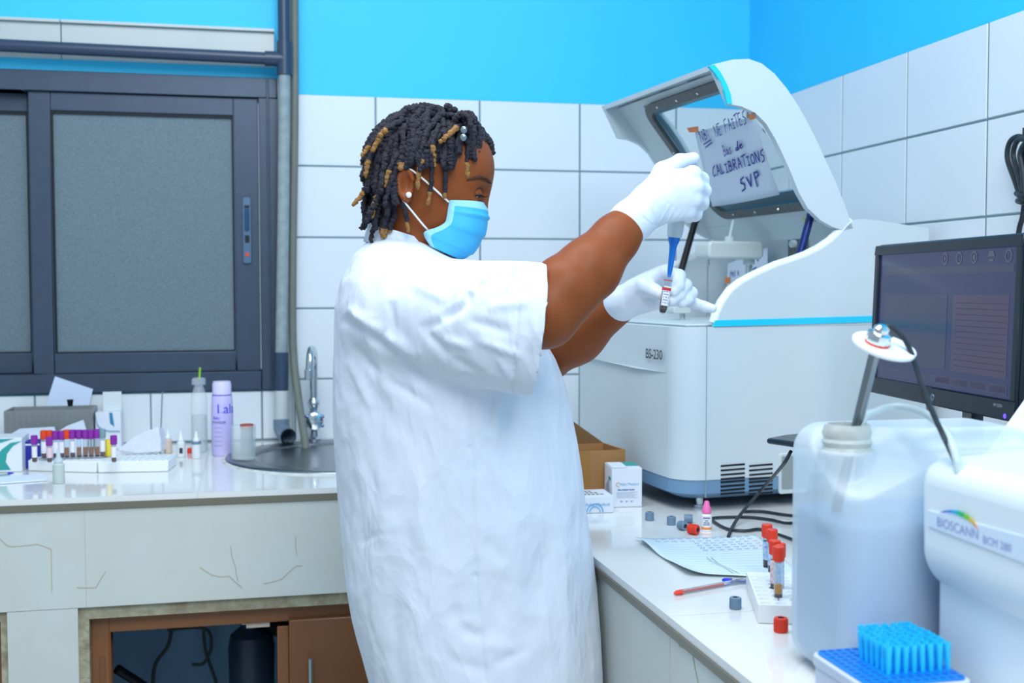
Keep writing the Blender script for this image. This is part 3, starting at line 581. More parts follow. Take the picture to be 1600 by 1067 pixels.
# inside the chamber: rear panel details
SR = 0.4295
def mrear(x, y, s=SR-0.0008): t, z = mfront(x, y, s); return MW(s, t, z)
def quad_obj(name, px, m, parent, thick=0.0012):
    P = [mrear(*p) for p in px]; mb = MB().add(P+[p-MS*thick for p in P], [(0, 1, 2, 3), (7, 6, 5, 4), (0, 4, 5, 1), (1, 5, 6, 2), (2, 6, 7, 3), (3, 7, 4, 0)]); return obj(name, mb, m, parent)
m_paper = mat('paper', '#dbe6f5', 0.7); m_ink = mat('blue_ink', '#102a9a', 0.6); m_tape = mat('orange_tape', '#ea8a4e', 0.6)
quad_obj('hatch', [(1232, 375), (1263, 372), (1263, 417), (1232, 417)], mat('hatch_grey', '#6e706d', 0.6), an)
hk = mrear(1243, 381); obj('knob', MB().lathe([(0.009, 0), (0.009, 0.012), (0.006, 0.015), (0, 0.015)], 12, o=hk, axis=-MS), m_white, an, smooth=True)
quad_obj('rear_label', [(1209, 420), (1262, 416), (1262, 440), (1209, 440)], m_white, an)
P2 = [mrear(*p, s=SR-0.03) for p in ((1137, 412), (1199, 387), (1199, 450), (1134, 482))]
n2 = obj('paper_notice', MB().add(P2+[p+MS*0.0008 for p in P2], [(0, 1, 2, 3), (7, 6, 5, 4), (0, 4, 5, 1), (1, 5, 6, 2), (2, 6, 7, 3), (3, 7, 4, 0)]), m_paper, label='handwritten paper notice half hidden inside the analyser chamber behind the sampling arm', cat='notice')
mb = MB(); xr = unit(P2[1]-P2[0]); 
def on2(x, y): return mrear(x, y, s=SR-0.031)
strokes_mb(mb, 'PAS A', 0.012, on2(1141, 432), unit(on2(1190, 424)-on2(1141, 432)), (0, 0, 1), 0.0014)
strokes_mb(mb, 'CREST', 0.014, on2(1166, 431), unit(on2(1192, 425)-on2(1166, 431)), (0, 0, 1), 0.0022, adv=7)
strokes_mb(mb, 'e', 0.014, on2(1183, 408), unit(on2(1192, 405)-on2(1183, 408)), (0, 0, 1), 0.0018)
strokes_mb(mb, 'A OT L', 0.014, on2(1141, 455), unit(on2(1192, 443)-on2(1141, 455)), (0, 0, 1), 0.0014)
for (a, b) in (((1172, 437), (1191, 433)), ((1174, 440), (1191, 437))):
    p, q = on2(*a), on2(*b); mb.add([p, q, q+np.array([0, 0, 0.002]), p+np.array([0, 0, 0.002])], [(0, 1, 2, 3)])
obj('handwriting', mb, m_ink, n2, kind='stuff')
for q in ([(1133, 434), (1141, 433), (1141, 442), (1133, 443)], [(1194, 432), (1204, 430), (1204, 436), (1194, 440)]):
    P = [on2(*p)-MS*0.0006 for p in q]; obj('tape', MB().add(P, [(0, 1, 2, 3)]), m_tape, n2)
# notice taped to the lid window
def onw(x, y, off=0.0075):
    o = wo+wnorm*off; d = ray(x, y); q = ((o-CAM)@wnorm)/(d@wnorm); return CAM+d*q
pc = [(1086, 207), (1176, 182), (1219, 303), (1113, 322)]
C4 = [onw(*p) for p in pc]; mb = MB(); NU, NV = 8, 10; g = []
for j in range(NV+1):
    for i in range(NU+1):
        u, v = i/NU, j/NV; p = (C4[0]*(1-u)+C4[1]*u)*(1-v)+(C4[3]*(1-u)+C4[2]*u)*v; g.append(p+wnorm*(0.010*v*v*(1-u)*u*2+0.002*v))
mb.add(g, [(j*(NU+1)+i, (j+1)*(NU+1)+i, (j+1)*(NU+1)+i+1, j*(NU+1)+i+1) for j in range(NV) for i in range(NU)])
nt_ = obj('paper_notice', mb, m_paper, smooth=True, label='white handwritten notice taped to the clear window of the open lid', cat='notice')
md = nt_.modifiers.new('solid', 'SOLIDIFY'); md.thickness = 0.0004
mb = MB()
def hand(txt, p0, p1, hpx, pen, slant=0.0, adv=8.0):
    a = onw(*p0, off=0.0145); b = onw(*p1, off=0.0145); up = onw(p0[0]-hpx*0.28, p0[1]-hpx, off=0.0145)-a; x = b-a; L = np.linalg.norm(x)
    W = sum(adv*0.8 if c in " I:il'" else adv for c in txt)-2; h = np.linalg.norm(up)
    k = L/(W*h/10); fr0 = frame(a, x, up, wnorm); 
    tmp = MB(); strokes_mb(tmp, txt, h, (0, 0, 0), (1, 0, 0), (0, 1, 0), pen, slant, 0.0, adv)
    X = unit(x); U = unit(up)
    mb.add([a+X*(v[0]*k)+U*v[1] for v in tmp.v], tmp.f)
hand('NB:', (1096, 222), (1110, 214), 16, 0.0034); hand('NE FAITES', (1119, 214), (1167, 191), 17, 0.0034)
hand('Bas', (1132, 244), (1144, 240), 16, 0.0034, adv=7); hand('de', (1150, 236), (1161, 230), 10, 0.0034, adv=7)
hand('CALIBRATIONS', (1115, 276), (1196, 250), 15, 0.0044); hand('SVP', (1159, 297), (1190, 285), 17, 0.005, adv=9)
for a, b in (((1099, 226), (1111, 218)), ((1102, 231), (1113, 222))):
    p, q = onw(*a, off=0.0145), onw(*b, off=0.0145); s = unit(np.cross(q-p, wnorm))*0.0014; mb.add([p-s, q-s, q+s, p+s], [(0, 1, 2, 3)])
obj('handwriting', mb, m_ink, nt_, kind='stuff')
for q in ([(1073, 200), (1091, 197), (1092, 206), (1077, 207)], [(1167, 179), (1177, 178), (1181, 185), (1172, 188)]):
    obj('tape', MB().add([onw(*p, off=0.0105) for p in q], [(0, 1, 2, 3)]), m_tape, nt_)

# ================================================================== right counter: monitor
mn = thing('monitor', 'wide black flat-screen monitor standing before the right wall', 'monitor', (-0.25, -1.5, ZR))
ML, MR = at(1362, 614, D=2.26), at(1591, 664, D=1.742)
mx_ = unit((MR-ML)*np.array([1, 1, 0])); MWID = np.linalg.norm((MR-ML)[:2]); mz = np.array([0, 0, 1.0]); mnz = np.cross(mx_, mz)
if mnz@(CAM-ML) < 0: mnz = -mnz
up_m = unit(mz-mnz*0.03); MH = 0.287; zb = 1.157
fm = frame((ML[0], ML[1], zb), mx_, up_m, mnz)
m_bez = mat('bezel_black', '#121c26', 0.35, noise=(10, '#1a2630', 0.5))
obj('casing', MB().prism(rrect(0, 0, MWID, MH, 0.008, 3), -0.028, 0.0, fm), m_bez, mn, bevel=0.004)
bz = 0.018; bb = 0.032
obj('bezel', MB().box((0.002, 0.002, 0), (MWID-0.002, bb, 0.006), fr=fm).box((0.002, MH-bz, 0), (MWID-0.002, MH-0.002, 0.006), fr=fm).box((0.002, bb, 0), (bz, MH-bz, 0.006), fr=fm).box((MWID-bz, bb, 0), (MWID-0.002, MH-bz, 0.006), fr=fm), m_bez, mn, bevel=0.002)
m_scr = mat('screen', '#0c0f1e', 0.16, emit='#3c4478', estr=0.42)
scr = obj('screen', MB().box((bz, bb, 0.0), (MWID-bz, MH-bz, 0.0015), fr=fm), m_scr, mn)
def scr_box(u0, v0, u1, v1, col, e, name='screen_panel'):
    X0, X1 = bz, MWID-bz; Y0, Y1 = bb, MH-bz
    return obj(name, MB().box((X0+(X1-X0)*u0, Y0+(Y1-Y0)*v0, 0.0015), (X0+(X1-X0)*u1, Y0+(Y1-Y0)*v1, 0.0019), fr=fm), mat('glow'+col, '#0c0f1e', 0.16, emit=col, estr=e), scr)
scr_box(0.06, 0.14, 0.56, 0.68, '#4b5277', 0.42); scr_box(0.60, 0.14, 0.96, 0.68, '#5f5076', 0.42); scr_box(0.04, 0.83, 0.98, 0.88, '#4d5174', 0.42); scr_box(0.03, 0.03, 0.97, 0.10, '#474a78', 0.42)
for k in range(12): scr_box(0.62, 0.18+k*0.04, 0.95, 0.185+k*0.04, '#5a4d75', 0.42, 'screen_row')
for k in range(4): scr_box(0.50+k*0.12, 0.045, 0.60+k*0.12, 0.085, '#5c5674', 0.42, 'screen_button')
m_ic = mat('icon_glow', '#101020', 0.2, emit='#6a6c80', estr=0.45)
for k in range(5):
    u = (0.53, 0.63, 0.73, 0.84, 0.945)[k]; cx = bz+(MWID-2*bz)*u; cy = bb+(MH-bz-bb)*0.935; mb = MB(); n = 20; R0, R1 = 0.0105, 0.0075
    if k == 3: 
        mb.add([fm((cx+x, cy+y, 0.0021)) for x, y in ((-0.011, 0.0), (0.011, 0.0), (0.006, 0.009), (-0.006, 0.009))], [(0, 1, 2, 3)]); mb.add([fm((cx+x, cy+y, 0.0021)) for x, y in ((-0.007, -0.008), (0.007, -0.008), (0.007, -0.004), (-0.007, -0.004))], [(0, 1, 2, 3)])
    else:
        mb.add([fm((cx+r*math.cos(2*math.pi*i/n), cy+r*math.sin(2*math.pi*i/n), 0.0021)) for r in (R0, R1) for i in range(n)], [(i, (i+1) % n, n+(i+1) % n, n+i) for i in range(n)])
        if k == 0: mb.add([fm((cx+x, cy+y, 0.0021)) for x, y in ((-0.003, -0.005), (0.005, 0), (-0.003, 0.005))], [(0, 1, 2)])
        elif k == 1: [mb.add([fm((cx+x+dx, cy+y, 0.0021)) for x, y in ((-0.001, -0.005), (0.001, -0.005), (0.001, 0.005), (-0.001, 0.005))], [(0, 1, 2, 3)]) for dx in (-0.003, 0.003)]
        elif k == 2: mb.add([fm((cx+x, cy+y, 0.0021)) for x, y in ((-0.004, -0.004), (0.004, -0.004), (0.004, 0.004), (-0.004, 0.004))], [(0, 1, 2, 3)])
        else: t_ = text_mb('?', 0.013, fm((cx-0.0035, cy-0.0045, 0)), mx_, up_m, off=0.0021); mb.add(t_.v, t_.f)
    tag(obj('screen_icon', mb, m_ic, scr), kind='stuff')
t_ = text_mb('HP S2031', 0.0068, fm((MWID-0.062, 0.021, 0)), mx_, up_m, off=0.0065); obj('lettering', t_, mat('pale_print', '#aab4be', 0.5), mn)
c = fm((MWID*0.5, 0.016, 0.0062)); n = 20
lg = obj('badge', MB().lathe([(0.0065, 0), (0.0062, 0.0006), (0, 0.0006)], 20, o=c, axis=mnz), mat('badge_grey', '#7e8c99', 0.3, 0.6), mn, smooth=True)
obj('badge_lettering', text_mb('hp', 0.0095, c-mx_*0.0045-up_m*0.0022, mx_, up_m, off=0.0009, shear=0.3), m_bez, lg)
obj('power_light', MB().lathe([(0.004, 0), (0.003, 0.001), (0, 0.001)], 12, o=fm((MWID-0.028, 0.009, 0.006)), axis=mnz), mat('violet_led', '#3a2fd0', 0.4, emit='#5a3cff', estr=2.5), mn, smooth=True)
stc = fm((MWID*0.5, 0, -0.03)); bs = (at(1197, 687, Z=1.10)+np.array([0.14, -0.06, 0]))
bs = np.array([stc[0]-0.06, stc[1]+0.03, 1.092])
tipb = at(1197, 687, Z=1.097)
th = math.degrees(math.atan2(mx_[1], mx_[0]))
fb = frame((tipb[0], tipb[1], 1.090), unit(np.array([stc[0], stc[1], 0])-np.array([tipb[0], tipb[1], 0])), np.cross((0, 0, 1), unit(np.array([stc[0], stc[1], 0])-np.array([tipb[0], tipb[1], 0]))))
Lb = np.linalg.norm((stc-tipb)[:2])
bp = [(0, 0), (0.04, 0.05), (0.09, 0.085), (0.16, 0.105), (Lb+0.03, 0.11), (Lb+0.05, 0.05), (Lb+0.05, -0.05), (Lb+0.03, -0.11), (0.16, -0.105), (0.09, -0.085), (0.04, -0.05)]
obj('stand_base', MB().prism(bp, 0, 0.010, fb), mat('satin_black', '#1b2530', 0.3), mn, bevel=0.004)
obj('stand_neck', MB().box((Lb+0.025, -0.03, 0.010), (Lb+0.045, 0.03, 0.16), fr=fb), m_bez, mn, bevel=0.006)
obj('riser_block', MB().box((0.12, -0.09, ZR+0.0005-1.090), (Lb+0.06, 0.09, -0.001), fr=fb), mat('riser_grey', '#a8b2b4', 0.5), mn, bevel=0.004)
# cables on the right wall and the monitor lead
m_cable = mat('black_cable', '#141c24', 0.45, noise=(120, '#3b4a52', 0.5))
cbp = lambda x, y, k=0.0: at(x, y, X=-0.03-k)
mbc = MB()
mbc.tube(crv([cbp(1598, 318), cbp(1585, 280), cbp(1574, 247), cbp(1578, 222), cbp(1592, 213), cbp(1606, 224), cbp(1610, 260), cbp(1600, 318)], 6), 0.0052, 8)
mbc.tube(crv([cbp(1600, 312, .01), cbp(1590, 270, .01), cbp(1583, 240, .01), cbp(1592, 218, .01), cbp(1612, 226, .01), cbp(1618, 270, .01), cbp(1604, 312, .01)], 6), 0.0052, 8)
mbc.tube(crv([cbp(1601, 325, .015), cbp(1598, 270, .015), cbp(1594, 240, .015), cbp(1606, 222, .015), cbp(1626, 240, .015), cbp(1612, 310, .015)], 6), 0.0052, 8)
mbc.tube(crv([cbp(1588, 302, .02), cbp(1596, 307, .028), cbp(1610, 305, .02), cbp(1612, 312, .0), cbp(1598, 312, .028), cbp(1590, 314, .02), cbp(1604, 318, .02)], 6), 0.0052, 8)
mbc.tube(crv([cbp(1602, 200), cbp(1600, 320, .01), cbp(1592, 362, .01), cbp(1588, 420), cbp(1592, 560)], 6), 0.0052, 8)
obj('coiled_cable', mbc, m_cable, smooth=True, label='bundled black cable hanging on the tiled wall above the monitor', cat='cable')
a_ = fm((MWID*0.72, 0.09, -0.028)); obj('monitor_lead', MB().tube(crv([a_, at(1598, 612, X=-0.2), at(1625, 640, X=-0.16), at(1660, 690, X=-0.12), at(1668, 745, X=-0.10), (-0.10, -1.62, ZR+0.006)], 6), 0.006, 8), m_cable, mn, smooth=True)

# ---- black leads lying on the counter
mbw = MB()
pz = lambda x, y, z=0.004: at(x, y, Z=ZR+z)
mbw.tube(crv([at(1236, 705, D=2.0), at(1222, 728, D=2.0), at(1190, 765, Z=ZR+0.05), pz(1160, 800, 0.02), pz(1145, 822), pz(1138, 838)], 8), 0.0032, 8)
mbw.tube(crv([pz(1260, 851), pz(1225, 838), pz(1190, 827), pz(1165, 829), pz(1140, 827), pz(1120, 818), pz(1113, 810), pz(1135, 808), pz(1170, 808), pz(1205, 812), pz(1228, 817), pz(1262, 816)], 8), 0.003, 8)
mbw.tube(crv([pz(1160, 799), pz(1190, 799), pz(1225, 804), pz(1262, 808)], 8), 0.003, 8)
obj('loose_cable', mbw, m_cable, smooth=True, label='thin black leads looping over the counter behind the red-capped tubes', cat='cable')

# ---- cartons
m_card = mat('cardboard', '#a97c4c', 0.8, noise=(20, '#9c7144', 0.6)); m_card2 = mat('cardboard_dark', '#7a5b38', 0.85); m_box = mat('white_carton', '#e3e8f1', 0.5); m_logo = mat('logo_blue', '#5fa8d8', 0.5); m_teal = mat('teal_print', '#2c9c96', 0.5); m_gp = mat('carton_print', '#8fa0b8', 0.6); m_or = mat('logo_orange', '#e79a5a', 0.5)
cbx = thing('cardboard_box', 'open brown cardboard box behind the white cartons beside the analyser', 'box', (-0.78, -0.72, ZR))
p = at(977, 779, Z=ZR); fc = frame((p[0], p[1], ZR+0.001), (-0.995, -0.105, 0), (-0.105, 0.995, 0), (0, 0, 1)); bw, bd, bh = 0.21, 0.12, at(980, 703, Y=p[1])[2]-ZR; w = 0.004
for nm, lo, hi in (('front_wall', (0, 0, 0), (bw, w, bh)), ('back_wall', (0, bd-w, 0), (bw, bd, bh)), ('side_wall', (0, w, 0), (w, bd-w, bh)), ('side_wall', (bw-w, w, 0), (bw, bd-w, bh)), ('bottom', (w, w, 0), (bw-w, bd-w, w))):
    obj(nm, MB().box(lo, hi, fr=fc), m_card, cbx)
def flap(P, m): 
    nrm = unit(np.cross(P[1]-P[0], P[2]-P[0]))*0.003; k = len(P)
    obj('flap', MB().add(list(P)+[q+nrm for q in P], [tuple(range(k)), tuple(range(k, 2*k))[::-1]]+[(i, (i+1) % k, k+(i+1) % k, k+i) for i in range(k)]), m, cbx)
flap([fc((0.002, bd-0.002, bh)), fc((bw-0.002, bd-0.002, bh)), fc((bw+0.01, bd+0.0, bh+0.105)), fc((0.145, bd+0.0, bh+0.088)), fc((0.08, bd, bh+0.055))], m_card2)
flap([fc((bw-0.002, 0.01, bh)), fc((bw-0.002, bd-0.01, bh)), fc((bw-0.05, bd-0.02, bh+0.07)), fc((bw-0.06, 0.02, bh+0.075))], m_card)
obj('tape', MB().box((0.085, -0.0006, 0.0), (0.12, -0.0001, bh), fr=fc), mat('parcel_tape', '#a5753a', 0.35), cbx)
def carton(px0, px1, ybot, ytop, depth, label, tall):
    a, b = at(*px0, Z=ZR), at(*px1, Z=ZR); w = np.linalg.norm((b-a)[:2]); x = unit((b-a)*np.array([1, 1, 0])); y = np.cross((0, 0, 1), x)
    h = at(px0[0], ytop, D=(a-CAM)@_fw)[2]-ZR; f = frame((a[0], a[1], ZR+0.0006), x, y, (0, 0, 1))
    t = thing('medical_carton', label, 'carton', (a+b)/2+y*depth/2*1.0); t.location.z = ZR
    obj('carton_body', MB().box((0, 0, 0), (w, depth, h), fr=f), m_box, t, bevel=0.001)
    ff = lambda q: f((q[0], -q[2], q[1]))
    o = f((0, 0, 0)); nz = -y
    k = w/0.065
    obj('lettering', text_mb('Atlas Medical', 0.0078*k, f((0.016*k, -0.0002, h*(0.56 if tall else 0.42))), x, (0, 0, 1)), m_logo, t)
    ly = h*(0.58 if tall else 0.44); lc_ = f((0.0135*k, -0.0006, ly))
    obj('logo', MB().tube([lc_+0.0045*k*(x*math.cos(q)+np.array([0, 0, 1])*math.sin(q)) for q in np.linspace(0.9, 5.2, 9)], 0.0006, 5), m_or, t)
    if tall:
        obj('lettering', text_mb('Atlas Medical GmbH', 0.0044*k, f((0.012*k, -0.0002, h*0.43)), x, (0, 0, 1), bold=0.0002), mat('print_blue', '#2c6ea8', 0.5), t)
        mb = MB()
        for i in range(5): mb.box((0.010*k, h*(0.38-0.035*i), 0.0001), (0.055*k-0.006*(i % 2), h*(0.385-0.035*i), 0.0005), fr=ff)
        for i in range(3): mb.box((0.018*k+0.011*i, h*0.13, 0.0001), (0.023*k+0.011*i, h*0.16, 0.0005), fr=ff)
        tag(obj('small_print', mb, m_gp, t), kind='stuff')
        obj('teal_band', MB().box((w*0.55, depth*0.35, h+0.0002), (w*0.98, depth-0.002, h+0.0008), fr=f), m_teal, t)
        fs = lambda q: f((-q[2], q[0], q[1]))
        obj('side_print', MB().box((depth*0.12, h*0.66, 0.0001), (depth*0.45, h*0.74, 0.0006), fr=fs), m_teal, t); mb = MB()
        for i in range(5): mb.box((depth*(0.35+0.1*i), h*0.3, 0.0001), (depth*(0.40+0.1*i), h*(0.7-0.06*i), 0.0006), fr=fs)
        tag(obj('side_text', mb, m_gp, t), kind='stuff')
        obj('lid_flap', MB().box((0.001, 0.001, h+0.0009), (w*0.52, depth*0.9, h+0.0019), fr=f), m_box, t)
    else:
        obj('blue_arch', MB().tube([f((w*0.5+0.017*math.cos(q), -0.0005, 0.002+0.017*math.sin(q))) for q in np.linspace(0, math.pi, 13)], 0.0012, 5).tube([f((w*0.5+0.011*math.cos(q), -0.0005, 0.002+0.011*math.sin(q))) for q in np.linspace(0, math.pi, 13)], 0.001, 5), m_logo, t); mb = MB()
        for r_ in range(3):
            for i in range(6-r_): mb.box((0.012+0.009*i, depth*(0.25+0.22*r_), h+0.0001), (0.018+0.009*i, depth*(0.34+0.22*r_), h+0.0006), fr=f)
        tag(obj('top_print', mb, mat('print_dark', '#6d6a66', 0.6), t), kind='stuff')
    return t
carton((956, 793), (1003, 792), 793, 732, 0.085, 'tall white medical carton with blue lettering against the analyser', True)
carton((900, 803), (959, 801), 803, 777, 0.085, 'low white medical carton with a blue arch in front of the tall carton', False)

# ---- caps, dropper bottle, pens, paper
m_gcap = mat('grey_rubber', '#6f88a0', 0.5); m_rcap = mat('red_plastic', '#e0391f', 0.38); m_hole = mat('stopper_dark', '#33404f', 0.7)
def cap_mesh(m, h=0.0165, r=0.0082):
    mb = MB(); n = 20; prof = [(0, 0), (r, 0), (r*1.02, h*0.3), (r*0.98, h*0.95), (r*0.9, h), (r*0.48, h, 1), (r*0.45, h*0.8, 1), (0, h*0.78, 1)]
    mb.lathe(prof, n)
    for i in range(n): 
        a = 2*math.pi*i/n; mb.box((-0.0004, r*0.97, 0.001), (0.0004, r*1.05, h*0.9), fr=frame((0, 0, 0), (math.cos(a), math.sin(a), 0), (-math.sin(a), math.cos(a), 0)))
    return mesh_of('cap', mb, [m, m_hole], True, 35)
gcap, rcap = cap_mesh(m_gcap), cap_mesh(m_rcap, 0.019, 0.0092)
def put_cap(me, x, y, label, tilt=None, rz=0, r=0.0085):
    o = link('rubber_stopper', me, None, at(x, y, Z=ZR)); o.location.z = ZR+(0.0004 if not tilt else r+0.0003)
    if tilt: o.rotation_euler = (math.radians(90), 0, math.radians(rz))
    return tag(o, label, 'stopper', 'loose tube stoppers on the work counter')
put_cap(gcap, 1015, 813, 'upright grey rubber tube cap nearest the white cartons')
put_cap(gcap, 1049, 820, 'upright grey rubber tube cap beside two tipped grey caps')
put_cap(gcap, 1069, 817, 'grey rubber tube cap lying on its side below the analyser foot', True, 70)
put_cap(gcap, 1062, 827, 'tipped grey rubber tube cap with its hole facing the viewer', True, 20)
put_cap(rcap, 1077, 834, 'red tube cap lying on its side by the dropper bottle', True, 35, 0.0097)
put_cap(gcap, 1149, 951, 'upright grey rubber tube cap in front of the pens')
put_cap(rcap, 1220, 987, 'upright red tube cap in front of the white tube rack')
db = thing('dropper_bottle', 'small white dropper bottle with a pink cap near the printed sheet', 'bottle', (*at(1104, 829, Z=ZR)[:2], ZR+0.0004))
obj('bottle_body', MB().lathe([(0, 0), (0.0095, 0), (0.0098, 0.002), (0.0098, 0.03), (0.006, 0.034), (0, 0.034)], 20), mat('bottle_white', '#eef2f6', 0.35), db, smooth=True, local=True)
obj('orange_band', MB().lathe([(0.0099, 0.003), (0.01, 0.003), (0.01, 0.0075), (0.0099, 0.0075)], 20, closed=True), mat('orange_print', '#f08a45', 0.4), db, smooth=True, local=True)
obj('pink_cap', MB().lathe([(0, 0.034), (0.0088, 0.034), (0.0088, 0.042), (0.0065, 0.046), (0.005, 0.054), (0.0038, 0.0565), (0, 0.057)], 20), mat('pink_plastic', '#ef6fae', 0.4), db, smooth=True, local=True)
mb = MB(); v = unit(np.array([CAM[0]-db.location.x, CAM[1]-db.location.y, 0])); x = np.cross((0, 0, 1), v); 
for i, (w_, zz) in enumerate(((0.013, 0.024), (0.006, 0.0195), (0.011, 0.0155), (0.012, 0.012))): mb.add([v*0.0101+x*(-w_/2+w_*j)+np.array([0, 0, zz+dz]) for j, dz in ((0, 0), (1, 0), (1, 0.0018 if i else 0.003), (0, 0.0018 if i else 0.003))], [(0, 1, 2, 3)])
tag(obj('label_print', mb, mat('label_grey', '#7c7f9a', 0.6), db, local=True), kind='stuff')
# printed sheet, slightly wavy
edge = [(995, 843), (1160, 838), (1182, 835), (1245, 888), (1160, 902), (1120, 902), (1072, 899), (1060, 892), (1046, 885), (1030, 868)]
mb = MB(); TL, TR, BR, BL = pz(993, 844, .001), pz(1180, 836, .001), pz(1262, 905, .001), pz(1074, 900, .001); NU, NV = 24, 18; G = []
for j in range(NV+1):
    for i in range(NU+1):
        u, v = i/NU, j/NV; q = (TL*(1-u)+TR*u)*(1-v)+(BL*(1-u)+BR*u)*v; q[2] = ZR+0.0012+0.008*max(0, 1-u*5)**2*(0.6+0.4*math.sin(v*9))+0.006*max(0, (v-0.8)*5)**2*max(0, 1-u*1.6)+0.0008*(1+math.sin(u*7+v*4)); G.append(q)
mb.add(G, [(j*(NU+1)+i, (j+1)*(NU+1)+i, (j+1)*(NU+1)+i+1, j*(NU+1)+i+1) for j in range(NV) for i in range(NU)])
sh = obj('results_sheet', mb, mat('cyan_paper', '#dcecf2', 0.7), smooth=True, label='white printed results sheet with ruled lines on the counter', cat='paper')
sh.modifiers.new('solid', 'SOLIDIFY').thickness = 0.0004
def shp(u, v, z=0.0026):
    i = min(int(u*NU), NU-1); j = min(int(v*NV), NV-1); q = (TL*(1-u)+TR*u)*(1-v)+(BL*(1-u)+BR*u)*v
    q[2] = ZR+0.0012+0.008*max(0, 1-u*5)**2*(0.6+0.4*math.sin(v*9))+0.006*max(0, (v-0.8)*5)**2*max(0, 1-u*1.6)+0.0008*(1+math.sin(u*7+v*4))+0.0006; return q
mb = MB()
def sline(mb, P, w=0.0008):
    for a, b in zip(P, P[1:]): s = unit(np.cross(b-a, (0, 0, 1)))*w/2; mb.add([a-s, b-s, b+s, a+s], [(0, 1, 2, 3)])
for k in range(15): sline(mb, [shp(u, 0.08+k*0.062) for u in np.linspace(0.03, 0.97, 25)], 0.0007)
tag(obj('ruled_lines', mb, mat('rule_grey', '#9ab0ba', 0.7), sh), kind='stuff')
mb = MB(); mb2 = MB()
for r_ in range(6):
    for i in range(12):
        u0 = 0.12+i*0.07+(0.3 if r_ > 1 else 0); 
        if u0 > 0.93: continue
        v0 = 0.045+r_*0.062; tgt = mb2 if (u0 > 0.86 and r_ > 1) else mb
        pts = [shp(u0+0.045*t, v0+0.014*math.sin(t*19+i)) for t in np.linspace(0, 1, 9)]; sline(tgt, pts, 0.0007)
tag(obj('pen_entries', mb, mat('violet_ink', '#7d84c8', 0.7), sh), kind='stuff'); tag(obj('red_entries', mb2, mat('red_ink', '#e07a9c', 0.7), sh), kind='stuff')
mb = MB(); sline(mb, [pz(x, y, 0.0035) for x, y in ((1104, 870), (1112, 877), (1130, 885), (1152, 900))]); sline(mb, [pz(x, y, 0.0035) for x, y in ((1111, 870), (1122, 880), (1140, 888), (1162, 900))])
tag(obj('curve_lines', mb, mat('dark_ink', '#3c444c', 0.7), sh), kind='stuff')
m_pen = mat('clear_pen', '#dfe6ea', 0.1, trans=0.85, ior=1.2)
def pen(a, b, col, tipc, label, r=0.004):
    a, b = at(*a, Z=ZR+r+0.0003), at(*b, Z=ZR+r+0.0003); d = unit(b-a); b = a+d*0.145
    t = thing('ballpoint_pen', label, 'pen', (*((a+b)/2)[:2], ZR))
    obj('barrel', MB().tube([a+d*0.012, b], r, 8), m_pen, t, smooth=True)
    obj('ink_tube', MB().tube([a+d*0.010, a+d*0.10], 0.0015, 8), mat(col+'_ink_tube', tipc, 0.4), t, smooth=True)
    obj('tip', MB().tube([a, a+d*0.004, a+d*0.016], [0.0012, 0.0035, r*1.02], 10), mat(col+'_tip', tipc, 0.35), t, smooth=True)
pen((1053, 927), (1165, 906), 'red', '#e8452c', 'clear ballpoint pen with a red tip at the counter edge')
pen((1128, 906), (1165, 908.5), 'blue', '#1f33d8', 'clear ballpoint pen with a blue tip tucked behind the tube rack')

# ---- white rack with red-capped tubes
rk = thing('tube_rack', 'white plastic tube rack holding red-capped tubes by the jerrycan', 'rack', (-0.75, -1.75, ZR))
RH = 0.026
q0, q1, q2 = at(1166, 893, Z=ZR+RH), at(1185, 945, Z=ZR+RH), at(1240, 946, Z=ZR+RH); vy = unit((q0-q1)*np.array([1, 1, 0])); vx = np.array([vy[1], -vy[0], 0]); RL = np.linalg.norm((q0-q1)[:2]); RW = 0.105
fk = frame((q1[0], q1[1], ZR), vx, vy, (0, 0, 1))
nx, ny = 5, 9; hr = 0.0074; mb = MB(); m_rack = mat('rack_white', '#eef2f5', 0.35)
cw, ch = RW/nx, RL/ny; N = 12
R4 = [(0, 0), (RW, 0), (RW, RL), (0, RL)]
mb.add([fk((x, y, z)) for z in (0.0008, RH) for x, y in R4], [(3, 2, 1, 0)]+[(k, (k+1) % 4, 4+(k+1) % 4, 4+k) for k in range(4)])
for i in range(nx):
    for j in range(ny):
        cx, cy = (i+0.5)*cw, (j+0.5)*ch
        ang = sorted([2*math.pi*k/16+0.01 for k in range(16)]+[math.atan2(sy*ch, sx*cw) % (2*math.pi) for sx in (-1, 1) for sy in (-1, 1)]); N = len(ang)
        I_ = [(cx+hr*math.cos(a), cy+hr*math.sin(a)) for a in ang]; O_ = []
        for a in ang:
            dx, dy = math.cos(a), math.sin(a); t = min(cw/2/abs(dx) if abs(dx) > 1e-9 else 9, ch/2/abs(dy) if abs(dy) > 1e-9 else 9); O_.append((cx+dx*t, cy+dy*t))
        mb.add([fk((*p, RH)) for p in I_]+[fk((*p, RH)) for p in O_]+[fk((*p, RH-0.0035)) for p in I_], [q for k in range(N) for q in ((k, N+k, N+(k+1) % N, (k+1) % N), (k, (k+1) % N, 2*N+(k+1) % N, 2*N+k))]+[tuple(range(2*N, 3*N))])
obj('rack_body', mb, m_rack, rk)
m_glass = mat('tube_glass', '#e6f0f4', 0.05, trans=0.9, ior=1.1, alpha=0.55); m_serum = mat('amber_serum', '#d98a16', 0.25); m_clot = mat('dark_clot', '#3a1410', 0.3); m_gel = mat('gel', '#d8dce2', 0.4); m_lblb = mat('blue_label', '#e8f2fa', 0.5, noise=(260, '#3a9fe0', 0.9, 1))
